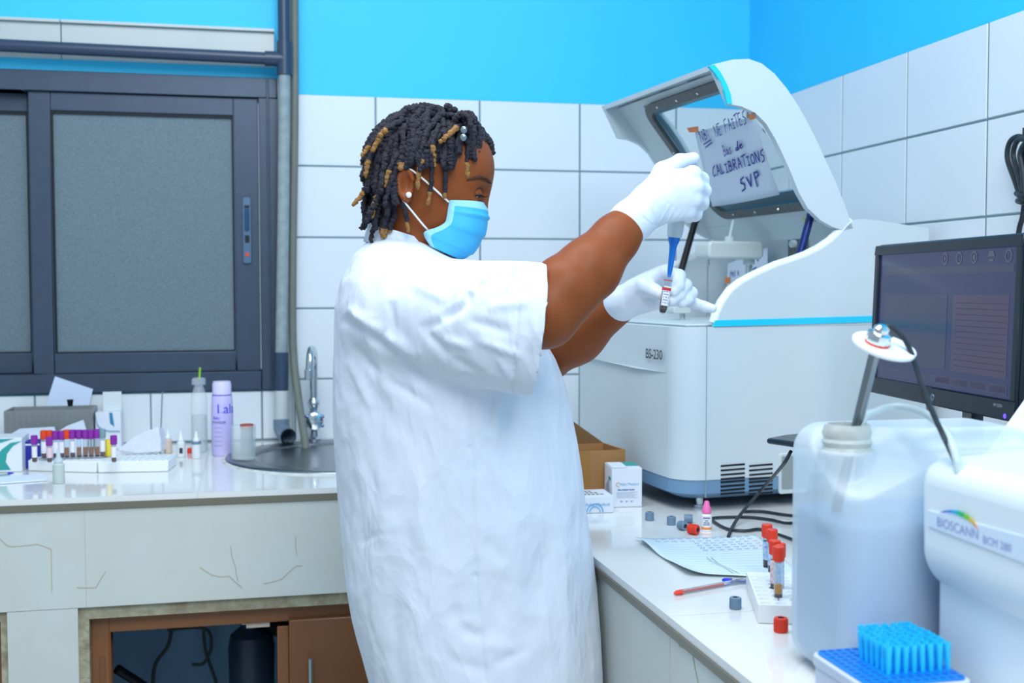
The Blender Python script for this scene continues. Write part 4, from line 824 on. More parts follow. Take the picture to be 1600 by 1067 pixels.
def vac_tube(loc, label, group, cap_col, fill, length=0.075, r=0.0062, labelled=False, par_z=0.0):
    t = thing('sample_tube', label, 'tube', loc, group)
    obj('glass', MB().lathe([(0, 0.0005), (r*0.6, 0.001), (r, 0.006), (r, length), (r*0.9, length), (r*0.9, 0.006), (0, 0.002)], 14), m_glass, t, smooth=True, local=True)
    z = 0.0025; prof = {}
    for i, (zz, m) in enumerate(fill): obj('contents', MB().lathe([(0, z), (r*0.87, z+0.001), (r*0.87, zz), (0, zz)], 12), m, t, smooth=True, local=True); z = zz+0.0002
    if labelled: obj('label_wrap', MB().lathe([(r*1.005, length*0.28), (r*1.04, length*0.28), (r*1.04, length*0.8), (r*1.005, length*0.8)], 14, closed=True), labelled, t, smooth=True, local=True)
    c = 0.0084 if r > 0.006 else r*1.3
    cp = obj('cap', MB().lathe([(0, length-0.006), (r*1.05, length-0.006), (c, length-0.004), (c*1.03, length+0.006), (c, length+0.0145), (c*0.88, length+0.0155)], 20).lathe([(c*0.87, length+0.0154), (c*0.5, length+0.0150), (c*0.45, length+0.012), (0, length+0.012)], 20, m=1), [cap_col, m_gcap], t, smooth=True, local=True)
    return t
tubes = [(1198, 832, 'rear', m_lblb, None), (1205, 840, 'r2', m_lblb, None), (1213, 858, 'r3', mat('printed_label', '#f0eef0', 0.5, noise=(200, '#b03038', 0.7, 1)), None), (1219, 863, 'r4', m_lblb, None), (1215.5, 868, 'front', False, 1)]
spots = [(0.040, 0.150), (0.046, 0.128), (0.044, 0.083), (0.056, 0.076), (0.038, 0.047)]
lab = ['red-capped tube with blue printed label standing furthest back in the rack', 'red-capped tube with blue printed label, second from the rear', 'red-capped tube with a red-printed label, third from the rear', 'red-capped tube with blue label hidden behind the amber tube', 'red-capped tube of amber serum at the front of the white rack']
bases = [(1198, 880), (1206, 889), (1210, 920), (1218, 921), (1216, 935)]
for (px, py, nm, lb, am), (bx, by), l in zip(tubes, bases, lab):
    b = at(bx, by, Z=ZR+0.024); L = np.clip(at(px, py, D=(b-CAM)@_fw)[2]-b[2]+0.008, 0.04, 0.085)
    vac_tube((b[0], b[1], ZR+0.0145), l, 'red-capped tubes in the white rack', m_rcap, [(0.016, m_clot), (0.030, m_serum)] if am else [(0.02, m_clot), (0.03, m_serum)], length=float(L), labelled=lb)

# ---- jerrycan with level sensor
jc = thing('jerrycan', 'translucent white plastic jerrycan half full of liquid on the work counter', 'jerrycan', (-0.70, -2.08, ZR))
th = math.radians(-1); jx = np.array([math.cos(th), math.sin(th), 0]); jy = np.array([-math.sin(th), math.cos(th), 0]); fj = frame((-0.838, -2.157, ZR), jx, jy, (0, 0, 1))
JW, JD, JH = 0.262, 0.165, 0.298; NX_ = float(at(1322, 668, Y=-2.102)[0]+0.838); NY_ = 0.055
def jerry_sdf(off, zmax=None):
    S = SDF((-0.03, -0.03, -0.02), (JW+0.03, JD+0.03, 0.34), 0.004); sl, X, Y, Z = S.sub(S.lo, S.lo+S.h*S.n)
    def rbox(cx, cy, cz, hx, hy, hz, r): 
        qx = np.abs(X-cx)-hx+r; qy = np.abs(Y-cy)-hy+r; qz = np.abs(Z-cz)-hz+r
        return np.sqrt(np.maximum(qx, 0)**2+np.maximum(qy, 0)**2+np.maximum(qz, 0)**2)+np.minimum(np.maximum(qx, np.maximum(qy, qz)), 0)-r
    cham = 0.79*(Z-0.262)-0.35*(X-NX_)-0.5*(Y-NY_)   # sloped left shoulder
    body = np.maximum(rbox(JW/2, JD/2, JH/2, JW/2, JD/2, JH/2, 0.035), cham)
    neck = np.maximum(np.sqrt((X-NX_)**2+(Y-NY_)**2)-0.0315, np.abs(Z-0.23)-0.045)
    f = np.maximum(body, -rbox(JW*0.62, JD*0.02, JH, 0.075, 0.035, 0.022, 0.012))
    h = np.clip(0.5+0.5*(f-neck)/0.01, 0, 1); f = f*(1-h)+neck*h-0.01*h*(1-h)
    groove = 0.0025*np.exp(-((X-0.118)/0.006)**2)+0.0025*np.exp(-((X-0.20)/0.01)**2); f = f+groove*(np.abs(Y-0.0) < 0.03)
    f = f+off
    if zmax is not None: f = np.maximum(f, Z-zmax)
    S.F[sl] = f; V, Q = S.mesh(); return np.array([fj(v) for v in V]), Q
m_can = bpy.data.materials.new('translucent_plastic'); m_can.use_nodes = True; nt = m_can.node_tree; pb = nt.nodes['Principled BSDF']; pb.inputs['Base Color'].default_value = (0.93, 0.97, 1.0, 1); pb.inputs['Roughness'].default_value = 0.32
tl = nt.nodes.new('ShaderNodeBsdfTranslucent'); tl.inputs[0].default_value = (0.86, 0.93, 0.96, 1); tr = nt.nodes.new('ShaderNodeBsdfTransparent'); tr.inputs[0].default_value = (0.92, 0.97, 1, 1)
m1 = nt.nodes.new('ShaderNodeMixShader'); m1.inputs[0].default_value = 0.35; m2 = nt.nodes.new('ShaderNodeMixShader'); m2.inputs[0].default_value = 0.36
nt.links.new(pb.outputs[0], m1.inputs[1]); nt.links.new(tl.outputs[0], m1.inputs[2]); nt.links.new(m1.outputs[0], m2.inputs[1]); nt.links.new(tr.outputs[0], m2.inputs[2]); nt.links.new(m2.outputs[0], nt.nodes['Material Output'].inputs[0])
V, Q = jerry_sdf(0.0); V[:, 2] = np.maximum(V[:, 2], ZR+0.0006); np_obj('can_body', V, Q, m_can, jc)
V, Q = jerry_sdf(0.006, at(1300, 792, D=1.42)[2]-ZR); np_obj('liquid', V, Q, mat('murky_liquid', '#78aad4', 0.3), jc)
nc = fj((NX_, NY_, 0.270)); obj('screw_neck', MB().lathe([(0.0265, 0.0), (0.029, 0.004), (0.0265, 0.008), (0.029, 0.014), (0.0265, 0.018), (0.0285, 0.024), (0.0265, 0.03), (0.0255, 0.034), (0.022, 0.034), (0.022, 0.0)], 28, o=nc), mat('milky_neck', '#dde6e6', 0.3, noise=(50, '#b0a78e', 0.6), alpha=0.7), jc, smooth=True)
sn = thing('level_sensor', 'steel level sensor rod with a white disc standing in the jerrycan mouth', 'sensor', fj((NX_+0.007, NY_, 0.24)))
top_b = fj((NX_+0.01, NY_, 0.20)); Dn = (top_b-CAM)@_fw
pA = at(1338, 668, D=Dn); pB = at(1369, 541, D=Dn-0.035); dr = unit(pB-pA)
obj('rod', MB().tube([pA-dr*0.13, pB], 0.0062, 14), m_steel, sn, smooth=True)
m_disc = mat('white_disc', '#f2f5f7', 0.4)
dn = unit(dr+0.07*unit(CAM-pB)+0.08*RT)
obj('disc', MB().lathe([(0, -0.002), (0.036, -0.002), (0.0365, 0), (0.036, 0.002), (0, 0.002)], 36, o=at(1381, 541, D=Dn-0.035), axis=dn), m_disc, sn, smooth=True)
obj('red_ring', MB().lathe([(0, 0.002), (0.0145, 0.002), (0.0145, 0.006), (0, 0.006)], 20, o=pB, axis=dn), m_rcap, sn, smooth=True)
obj('nut', MB().lathe([(0, 0.006), (0.0142, 0.006), (0.0142, 0.016), (0.009, 0.018), (0.009, 0.023), (0.005, 0.026), (0, 0.026)], 12, o=pB, axis=dn), m_chrome, sn, smooth=True, angle=25)
D2 = Dn-0.03
obj('sensor_lead', MB().tube(crv([pB+dn*0.022, at(1378, 513, D=D2), at(1392, 511, D=D2), at(1412, 528, D=D2-0.01), at(1428, 562, D=D2-0.02), at(1445, 615, D=D2-0.04), at(1468, 668, D=D2-0.06), at(1486, 706, D=D2-0.08), at(1505, 750, D=D2-0.07)], 6), 0.0032, 8), m_cable, sn, smooth=True)
obj('clear_hose', MB().tube(crv([fj((NX_+0.016, NY_, 0.20)), fj((NX_+0.018, NY_, 0.30)), at(1372, 642, D=Dn), at(1405, 635, D=Dn), at(1445, 646, D=Dn-0.04), at(1475, 672, D=Dn-0.08), at(1492, 708, D=Dn-0.12), at(1502, 760, D=Dn-0.13)], 6), 0.0045, 10), mat('clear_tubing', '#d3e2e4', 0.15, alpha=0.75), smooth=True, label='clear plastic hose arching out of the jerrycan mouth', cat='hose')

# ---- white coagulation analyser at the right edge
DX, DY = -0.764, -2.172; DZ = 1.174
dv = thing('coagulation_analyser', 'rounded white analyser with a rainbow logo at the near counter end', 'analyser', (-0.56, -2.42, ZR))
m_dev = mat('device_white', '#e6eff6', 0.3)
obj('housing', MB().prism([(DX, 1.055), (DX+0.0, DZ), (DX+0.36, DZ+0.02), (DX+0.36, 1.0), (DX+0.06, 1.0)], 0, 0.52, frame((0, DY, 0), (1, 0, 0), (0, 0, 1), (0, -1, 0))), m_dev, dv, bevel=0.026, seg=5)
obj('pedestal', MB().box((DX+0.022, DY-0.50, ZR+0.0006), (DX+0.34, DY-0.012, 1.05)), m_dev, dv, bevel=0.008)
fd = frame((DX-0.0006, 0, 0), (0, -1, 0), (0, 0, 1), (-1, 0, 0))
def onf(x, y): p = at(x, y, X=DX); return (-p[1], p[2])
plq = [onf(*p) for p in ((1452, 797), (1600, 838), (1640, 850), (1640, 897), (1600, 878), (1452, 821))]
obj('name_plate', MB().prism(plq, -0.0005, 0.0012, fd), mat('plate_white', '#dbe9fb', 0.3), dv)
a, b = np.array(onf(1466, 822)), np.array(onf(1531, 844)); xx = unit(b-a); 
def dtext(txt, p0, p1, size, m):
    a, b = np.array(onf(*p0)), np.array(onf(*p1)); d = b-a; t = text_mb(txt, size, (0, 0, 0), (1, 0, 0), (0, 1, 0), off=0.0016); W = max(v[0] for v in t.v); k = np.linalg.norm(d)/W; d = unit(d)
    t.v = [tuple(fd((a[0]+d[0]*v[0]*k-0*v[1], a[1]+d[1]*v[0]*k+v[1], v[2]))) for v in t.v]; obj('lettering', t, m, dv)
m_lav = mat('lavender_print', '#9aa6d8', 0.5)
dtext('BIOSCANN', (1466, 821), (1531, 843), 0.0145, m_lav); dtext('BCM 280', (1538, 848), (1583, 863), 0.0115, m_lav)
up_ = [(1470, 801), (1480, 797.5), (1490, 796.5), (1500, 797.5), (1510, 801.5), (1518, 807), (1525, 815), (1532, 826)]; lo_ = [(1470, 801), (1480, 800.5), (1490, 801.5), (1500, 804.5), (1508, 808.5), (1516, 813), (1524, 819.5), (1531, 826)]
for i, c_ in enumerate(('#2433b0', '#1f86e8', '#16b7e0', '#18c07a', '#7fcf3f', '#e0c23a', '#ee9a5a')):
    obj('logo_segment', MB().prism([onf(*up_[i]), onf(*up_[i+1]), onf(*lo_[i+1])]+([onf(*lo_[i])] if i else []), 0.0012, 0.0018, fd), mat('rainbow'+c_, c_, 0.4), dv)
A_ = at(1538, 712, D=1.64); fh = frame(A_, RT*0.63+UP*0.72+_fw*0.25, np.cross(UP, RT)*-1+UP*0.25)
hx_ = unit(RT*0.64+UP*0.70+_fw*0.30); hy_ = unit(np.cross(hx_, unit(CAM-A_))); fh = frame(A_, hx_, hy_)
dh = obj('display_head', MB().box((-0.02, 0.0, -0.03), (0.16, 0.16, 0.0), fr=fh), m_dev, dv, bevel=0.006, seg=3)
obj('display_screen', MB().box((0.004, 0.026, 0.0), (0.12, 0.13, 0.0008), fr=fh), mat('violet_screen', '#15104a', 0.15, emit='#4a35c0', estr=0.6), dh)
obj('display_arm', MB().tube([(-0.46, -2.20, 1.16), (-0.44, -2.05, 1.15), A_+hx_*0.03+hy_*0.06-0.03*np.cross(hx_, hy_)], 0.012, 10), m_dev, dv, smooth=True)
# ---- box of blue pipette tips
tb_ = thing('tip_box', 'white box with a blue tray of pipette tips at the near counter edge', 'box', (-0.825, -2.23, ZR))
bx0, bx1, by0, by1, bz1 = -0.886, -0.766, -2.292, -2.166, 0.962
P0 = rrect(bx0, by0, bx1, by1, 0.012, 4); mb = MB().prism([(x*0.97-0.826*-0.0+(-0.826)*0.03, y*0.97+(-2.229)*0.03) for x, y in P0], ZR+0.0006, bz1-0.014, frame((0, 0, 0), (1, 0, 0), (0, 1, 0)))
obj('box_body', mb, mat('box_white', '#ccd7ea', 0.35), tb_, smooth=True, angle=30)
obj('rim', MB().prism(P0, bz1-0.0135, bz1-0.001, frame((0, 0, 0), (1, 0, 0), (0, 1, 0))), MATS['box_white'], tb_, bevel=0.002)
obj('tray', MB().prism(rrect(bx0+0.004, by0+0.004, bx1-0.004, by1-0.004, 0.010, 4), bz1-0.0009, bz1+0.0015, frame((0, 0, 0), (1, 0, 0), (0, 1, 0))), mat('tray_blue', '#0a82e8', 0.35), tb_, bevel=0.001)
m_tip = mat('cyan_tip', '#27cfff', 0.3); m_th = mat('tray_hole', '#0659ae', 0.6)
tip_me = mesh_of('pipette_tip', MB().lathe([(0.0022, 0), (0.003, 0.010), (0.0034, 0.021), (0.0038, 0.023), (0.0038, 0.029), (0.003, 0.029), (0.0026, 0.012), (0, 0.010)], 10), m_tip, True)
hole_me = mesh_of('hole', MB().lathe([(0.0036, 0), (0.0036, 0.0004), (0, 0.0004)], 10), m_th)
NXT, NYT = 11, 11
for i in range(NXT):
    for j in range(NYT):
        x = bx0+0.011+(bx1-bx0-0.022)*i/(NXT-1)+0.0; y = by0+0.010+(by1-by0-0.020)*j/(NYT-1)
        if (i >= 4 and 2 <= j <= 9) or (i == 3 and 2 <= j <= 7):
            h = 0.0022; t = link('pipette_tip', tip_me, None, (x, y, bz1+0.0017)); t.rotation_euler = (random.uniform(-.05, .05), random.uniform(-.05, .05), 0); tag(t, 'bright blue pipette tip standing in the white tip box', 'pipette tip', 'blue pipette tips in the tip box')
        else: link('hole', hole_me, tb_, Vector((x, y, bz1+0.0015))-tb_.location)

# ================================================================== left counter: things
GL = 'purple-, red- and grey-capped tubes in the white racks'
def zl(x, y, z=0.0): return at(x, y, Z=ZL+z)
b = thing('reagent_box', 'white box with teal swoosh at the left end of the counter', 'box', (*zl(0, 737)[:2], ZL))
c0 = zl(35, 737); bh = at(35, 684, Y=c0[1])[2]-ZL; fx = frame((c0[0], c0[1], ZL+0.0006), (-1, 0, 0), (0, 1, 0), (0, 0, 1))
obj('carton_body', MB().box((0, 0, 0), (0.16, 0.09, bh), fr=fx), m_box, b, bevel=0.001)
sw = [(x, y) for x, y in ((34, 689), (20, 697), (11, 709), (9, 722), (17, 734), (-5, 735), (-8, 715), (3, 702), (16, 692))]
obj('swoosh', MB().prism([(p[0], p[2]) for p in (at(*q, Y=c0[1]) for q in sw)], 0.0002, 0.0008, lambda q: np.array([q[0], c0[1]-q[2], q[1]])), m_teal, b)
obj('swoosh', MB().prism([(p[0], p[2]) for p in (at(*q, Y=c0[1]) for q in ((-5, 686), (22, 685), (4, 691), (-5, 693)))], 0.0002, 0.0008, lambda q: np.array([q[0], c0[1]-q[2], q[1]])), m_teal, b)
b = obj('notepad', MB().box((-0.055, -0.045, 0.0006), (0.055, 0.045, 0.004), fr=rotz(14, (*zl(30, 750)[:2], ZL))), mat('pad_white', '#dde7f5', 0.6), bevel=0.0008, label='small white notepad at the front of the window counter', cat='notepad')
pn = thing('ballpoint_pen', 'blue-tipped pen lying on the small white notepad', 'pen', (*zl(5, 748)[:2], ZL))
pa = zl(12, 740, 0.008); obj('barrel', MB().tube([pa, pa+np.array([-0.1, -0.05, 0])], 0.0035, 8), m_pen, pn, smooth=True); obj('tip', MB().tube([pa+np.array([0.012, 0.006, 0]), pa], [0.001, 0.0036], 8), mat('blue_tip', '#1f33d8', 0.35), pn, smooth=True)
# acrylic tub with a stoppered tube, cards behind
tub = thing('acrylic_tub', 'grey translucent ribbed tub behind the tube racks', 'tub', (-2.05, -0.12, ZL))
x0, x1 = at(6, 660, Y=-0.14)[0], at(144, 660, Y=-0.14)[0]; zt_ = at(70, 641, Y=-0.14)[2]; m_tub = mat('smoky_acrylic', '#8d9394', 0.2, alpha=0.8)
for lo, hi in (((x0, -0.14, ZL+0.0006), (x1, -0.137, zt_)), ((x0, -0.03, ZL+0.0006), (x1, -0.027, zt_)), ((x0, -0.137, ZL+0.0006), (x0+0.003, -0.03, zt_)), ((x1-0.003, -0.137, ZL+0.0006), (x1, -0.03, zt_))): obj('tub_wall', MB().box(lo, hi), m_tub, tub)
for k in range(14): obj('rib', MB().box((x0+0.008+k*(x1-x0-0.016)/13-0.002, -0.1425, ZL+0.004), (x0+0.008+k*(x1-x0-0.016)/13+0.002, -0.1405, zt_-0.004)), m_tub, tub)
sp = at(110, 645, Y=-0.09); t = thing('stoppered_tube', 'clear tube with a black stopper standing in the grey tub', 'tube', (sp[0], -0.09, ZL+0.001))
obj('glass', MB().lathe([(0, 0), (0.007, 0.002), (0.007, zt_-ZL+0.004), (0, zt_-ZL+0.004)], 12), m_glass, t, smooth=True, local=True); obj('stopper', MB().lathe([(0, zt_-ZL+0.003), (0.006, zt_-ZL+0.003), (0.0085, zt_-ZL+0.021), (0, zt_-ZL+0.021)], 12), m_blk, t, smooth=True, local=True)
P = [at(*q, Y=y_) for q, y_ in (((60, 668), -0.022), ((86, 588), -0.014), ((145, 608), -0.014), ((132, 668), -0.022))]
obj('white_card', MB().add(P+[q+np.array([0, 0.002, 0]) for q in P], [(0, 1, 2, 3), (7, 6, 5, 4), (0, 4, 5, 1), (1, 5, 6, 2), (2, 6, 7, 3), (3, 7, 4, 0)]), mat('card_blue_white', '#cfdef5', 0.6), label='tilted white card leaning against the tiles below the window', cat='card')
gb = thing('glove_box', 'white carton with blue swooshes standing against the tiles', 'box', (*at(170, 690, Y=-0.08)[:2], ZL))
ga, gc = at(149, 660, Y=-0.10), at(189, 660, Y=-0.10); gz = at(170, 644, Y=-0.10)[2]
obj('carton_body', MB().box((ga[0], -0.10, ZL+0.0006), (gc[0], -0.04, gz)), m_box, gb, bevel=0.001)
gh = gz-ZL
obj('swoosh', MB().tube(crv([(ga[0]+0.001, -0.1008, gz-0.006), (ga[0]+0.008, -0.1008, gz-0.035), (ga[0]+0.03, -0.1008, gz-0.048), (gc[0]-0.002, -0.1008, gz-0.05)], 4), 0.0045, 6, flat=0.06), m_logo, gb, smooth=True)
obj('swoosh', MB().add([(ga[0]+0.035, -0.1006, gz-0.001), (ga[0]+0.043, -0.1006, gz-0.001), (ga[0]+0.048, -0.1006, gz-0.04), (ga[0]+0.037, -0.1006, gz-0.03)], [(0, 1, 2, 3)]), mat('swoosh_blue', '#2f86b4', 0.5), gb)
fa = at(160, 645, Y=-0.07); obj('lid_flap', MB().box((ga[0]+0.016, -0.07, gz+0.0002), (gc[0]-0.001, -0.067, at(175, 612, Y=-0.07)[2])), mat('flap_white', '#d6dfe2', 0.6), gb, bevel=0.001)
# racks
def lrack(pa, pb, depth, label, slots):
    a, c = zl(*pa), zl(*pb); w = np.linalg.norm((c-a)[:2]); x = unit((c-a)*np.array([1, 1, 0])); y = np.cross((0, 0, 1), x); f = frame((a[0], a[1], ZL), x, y, (0, 0, 1)); t = thing('tube_rack', label, 'rack', (*((a+c)/2+y*depth/2)[:2], ZL), 'white tube racks under the window')
    obj('rack_body', MB().box((0, 0, 0.0006), (w, depth, 0.026), fr=f), m_rack, t, bevel=0.002)
    for k in range(slots): obj('ridge', MB().box((0.006+k*(w-0.012)/(slots-1)-0.0025, 0.006, 0.0262), (0.006+k*(w-0.012)/(slots-1)+0.0025, depth-0.006, 0.0285), fr=f), m_rack, t)
    return f, w
f1, w1 = lrack((44, 736), (150, 739), 0.125, 'white ribbed tube rack on the left below the window, holding tubes', 12)
f2, w2 = lrack((153, 739), (263, 737), 0.105, 'white ribbed tube rack nearer the sink, almost empty', 10)
m_pcap = mat('purple_plastic', '#8a2a9e', 0.4); m_ocap = mat('orange_red_plastic', '#e2471f', 0.4); m_gyc = mat('grey_plastic', '#7f98a3', 0.4); m_yel = mat('yellow_plastic', '#e8cf3a', 0.45); m_blood = mat('blood', '#5a1c16', 0.3); m_lblw = mat('white_label', '#ece9f2', 0.5); m_brown = mat('brown_serum', '#a05a1c', 0.3)
LT = [(68, 680, 'orange-red', m_ocap, 0, 'far left'), (77, 680, 'orange-red', m_ocap, 0, ''), (86.5, 680.6, 'purple', m_pcap, 0, ''), (96, 680.6, 'purple', m_pcap, 0, ''), (104, 679, 'orange-red', m_ocap, 1, ''), (113, 679, 'purple', m_pcap, 0, ''), (123, 679, 'purple', m_pcap, 1, ''), (133, 679, 'purple', m_pcap, 1, ''), (142, 679, 'purple', m_pcap, 1, ''), (151.6, 678, 'purple', m_pcap, 1, ''), (160, 678, 'grey', m_gyc, 0, '')]
ords = ['first', 'second', 'third', 'fourth', 'fifth', 'sixth', 'seventh', 'eighth', 'ninth', 'tenth', 'last']
for k, (px, py, nm, mc, am, _) in enumerate(LT):
    Y_ = zl(100, 720, 0.0285)[1]+0.03; p = at(px, py, Y=Y_); L = 0.052
    vac_tube((p[0], Y_, ZL+0.0292), f'{nm}-capped sample tube, {ords[k]} from the left in the long back row', GL, mc, [(0.008, m_blood), (0.026, m_brown)] if am else [(0.018, m_blood)], length=float(p[2]-0.004-ZL-0.0292), r=0.0058, labelled=False if am else m_lblw)
for px, py, l in ((53.5, 688, 'purple-capped tube standing alone at the left end of the rack front'), (77, 690, 'purple-capped tube with reddish label in front of the red caps'), (177.6, 688, 'purple-capped tube standing alone in the emptier rack')):
    Y_ = zl(px, 724, 0.0285)[1]; p = at(px, py, Y=Y_)
    vac_tube((p[0], Y_, ZL+0.0292), l, GL, m_pcap, [(0.015, m_blood)], length=float(p[2]-0.004-ZL-0.0292), r=0.0058, labelled=m_lblw if px != 77 else mat('pink_label', '#eccbd2', 0.5))
Yb = zl(100, 720, 0.0285)[1]+0.085
o = obj('blue_reagent_box', MB().box((at(34, 700, Y=Yb)[0], Yb, ZL+0.0006), (at(63, 700, Y=Yb)[0], Yb+0.05, at(45, 690, Y=Yb)[2])), mat('navy_print', '#1a2f98', 0.5), bevel=0.001, label='small navy blue carton with a white stripe behind the left rack', cat='box')
za, zc = at(45, 696, Y=Yb)[2], at(45, 693.5, Y=Yb)[2]; obj('white_stripe', MB().box((at(34, 700, Y=Yb)[0]+0.001, Yb-0.0007, za), (at(63, 700, Y=Yb)[0]-0.001, Yb-0.0001, zc)), m_box, o)
yt = at(169, 690, Y=Yb-0.03); obj('yellow_vial', MB().lathe([(0, 0), (0.0085, 0), (0.0085, 0.036), (0.006, 0.040), (0, 0.040)], 14, o=(yt[0], Yb-0.03, ZL+0.03)), m_yel, smooth=True, label='yellow vial at the right end of the back row of tubes', cat='vial').location.z = ZL+0.0292
# heap of papers and a white pouch
Yp = -0.20
for k, (xa, xb, yy, l) in enumerate(((14, 82, 672, 'white folded paper pile lying behind the left tube rack'), (88, 128, 668, 'crooked white paper slip on the pile behind the purple caps'))):
    A, B = at(xa, yy, Y=Yp+0.02*k), at(xb, yy-1, Y=Yp+0.02*k); h0 = A[2]
    mb = MB(); P = [A+np.array([0.0, -0.05, -0.012]), B+np.array([0.02, -0.05, -0.010]), B+np.array([0, 0.03, 0.004+0.012*k]), A+np.array([0.02, 0.03, 0.0])]
    Q_ = [np.array([q[0], q[1], ZL+0.0008+0.0002*k]) for q in P]
    obj('paper_pile', mb.add(P+Q_, [(0, 1, 2, 3), (7, 6, 5, 4), (0, 4, 5, 1), (1, 5, 6, 2), (2, 6, 7, 3), (3, 7, 4, 0)]), m_paper, label=l, cat='paper', bevel=0.001)
pcY = -0.25; po = [at(*q, Y=pcY) for q in ((181, 704), (196, 692), (212, 681), (230, 673), (247, 667), (251, 688), (252, 706), (215, 709))]
pp = [(p[0], max(p[2], ZL+0.0008)) for p in po]
obj('paper_wrapper', MB().prism(pp, 0, 0.05, lambda q: np.array([q[0]+0.25*q[2], pcY+q[2]*(1.0 if q[1] < ZL+0.01 else 0.75), q[1]-0.15*q[2]*(q[1] > ZL+0.01)])), mat('pouch_white', '#dfe6f2', 0.5, bump=(60, 0.003)), bevel=0.003, label='fanned white paper wrapper lying behind the emptier tube rack', cat='wrapper')
# small bottles
def dropper(px, py, h, r, capm, label, body=None, nm='dropper_vial'):
    p = zl(px, py); t = thing(nm, label, 'bottle', (p[0], p[1], ZL+0.0005)); 
    obj('bottle_body', MB().lathe([(0, 0), (r, 0), (r*1.02, 0.002), (r, h*0.55), (r*0.6, h*0.62), (0, h*0.62)], 16), body or mat('vial_white', '#e4e7ea', 0.35), t, smooth=True, local=True)
    obj('nozzle_cap', MB().lathe([(0, h*0.62), (r*0.75, h*0.62), (r*0.7, h*0.72), (r*0.4, h*0.78), (r*0.25, h), (0, h)], 14), capm, t, smooth=True, local=True); return t
dropper(263, 708, 0.062, 0.010, m_white, 'small dropper vial with a white cap and brown band beside the stick', mat('vial_pink', '#d9c3b4', 0.4))
t = dropper(283, 714, 0.066, 0.0105, m_white, 'small white dropper vial with a dark printed square')
vv = unit(CAM[:2]-np.array(t.location[:2])); obj('print_square', MB().box((-0.004, -0.0002, 0.010), (0.004, 0.0006, 0.024), fr=frame((vv[0]*0.0106, vv[1]*0.0106, 0), (-vv[1], vv[0], 0), (vv[0], vv[1], 0), (0, 0, 1))), mat('print_black', '#2c333c', 0.6), t, local=True)
t = dropper(307, 716, 0.068, 0.011, m_white, 'small white dropper vial with a blue-grey collar in front of the clear bottle'); obj('collar', MB().lathe([(0.0108, 0.036), (0.0118, 0.036), (0.0118, 0.043), (0.0108, 0.043)], 16, closed=True), m_gcap, t, smooth=True, local=True)
dropper(92, 755, 0.074, 0.0125, mat('frosted_nozzle', '#cfdfe6', 0.4, alpha=0.7), 'frosted dropper bottle standing in front of the left tube rack', mat('frosted_body', '#c9d6d2', 0.4, alpha=0.8), 'frosted_dropper')
p = zl(297, 708); obj('red_cap', MB().lathe([(0, 0), (0.0075, 0), (0.0075, 0.008), (0.006, 0.0135), (0, 0.0135)], 14, o=(p[0], p[1], ZL+0.0005)), m_rcap, smooth=True, label='small red cap standing behind the collared dropper vial', cat='cap').name = 'red_stopper'
p = zl(250, 692, 0.0); sy = -0.16; st = at(250, 690, Y=sy); obj('wire_stick', MB().tube([(st[0], sy, ZL+0.001), (at(249, 612, Y=sy)[0], sy+0.1, at(249, 612, Y=sy+0.1)[2])], 0.0018, 8), mat('wire_grey', '#8c979c', 0.4, 0.5), smooth=True, label='thin grey stick leaning upright against the tiles under the window', cat='stick')
sb = thing('saline_bottle', 'clear ribbed plastic bottle with a green straw beside the purple bottle', 'bottle', (*zl(312, 706)[:2], ZL+0.0005))
hB = at(312, 590, Y=sb.location.y)[2]-ZL; rB = 0.0215
m_pet = mat('clear_plastic', '#e6f0f4', 0.12, alpha=0.28); 
obj('bottle_body', MB().lathe([(0, 0), (rB, 0.001), (rB, hB*0.30), (rB*0.97, hB*0.32), (rB, hB*0.62), (rB*0.95, hB*0.74), (rB*0.55, hB*0.88), (rB*0.5, hB*0.9), (rB*0.85, hB*0.905), (rB*0.85, hB*0.98), (rB*0.6, hB), (0, hB)], 24), m_pet, sb, smooth=True, local=True)
obj('liquid', MB().lathe([(0, 0.002), (rB*0.94, 0.003), (rB*0.94, hB*0.5), (0, hB*0.5)], 20), mat('pale_liquid', '#c9d8da', 0.15, alpha=0.35), sb, smooth=True, local=True)
obj('green_straw', MB().tube([(0.002, 0, hB-0.004), (0.004, 0, hB+0.026)], 0.003, 8), mat('green_plastic', '#8fc23a', 0.4), sb, smooth=True, local=True)
pb_ = thing('talc_bottle', 'white and violet plastic bottle with blue lettering left of the jar', 'bottle', (*zl(348, 711)[:2], ZL+0.0005), rz=0)
hP = at(346, 596, Y=pb_.location.y)[2]-ZL; rP = 0.0275; m_vio = mat('violet_white', '#bdb0f0', 0.4, noise=(8, '#e6e2fb', 0.7))
obj('bottle_body', MB().lathe([(0, 0), (rP*0.9, 0), (rP, 0.006), (rP, hP*0.6), (rP*0.94, hP*0.78), (rP*0.85, hP*0.82), (0, hP*0.82)], 28), m_vio, pb_, smooth=True, local=True)
obj('bottle_cap', MB().lathe([(0, hP*0.825), (rP*0.86, hP*0.825), (rP*0.86, hP*0.96), (rP*0.78, hP), (0, hP)], 28), mat('cap_violet', '#ddd6fb', 0.4), pb_, smooth=True, local=True)
obj('neck_line', MB().lathe([(rP*0.87, hP*0.815), (rP*0.9, hP*0.815), (rP*0.9, hP*0.825), (rP*0.87, hP*0.825)], 28, closed=True), mat('violet_ink2', '#5a3fc0', 0.5), pb_, smooth=True, local=True)
def wrap_text(parent, txt, size, R, ang0, z, m, name='lettering'):
    t = text_mb(txt, size, (0, 0, 0), (1, 0, 0), (0, 1, 0), off=0); W = max(v[0] for v in t.v); t.v = [((R+0.0005)*math.cos(ang0+(v[0]-W/2)/R), (R+0.0005)*math.sin(ang0+(v[0]-W/2)/R), z+v[1]) for v in t.v]; obj(name, t, m, parent, local=True)
va = math.atan2(CAM[1]-pb_.location.y, CAM[0]-pb_.location.x)
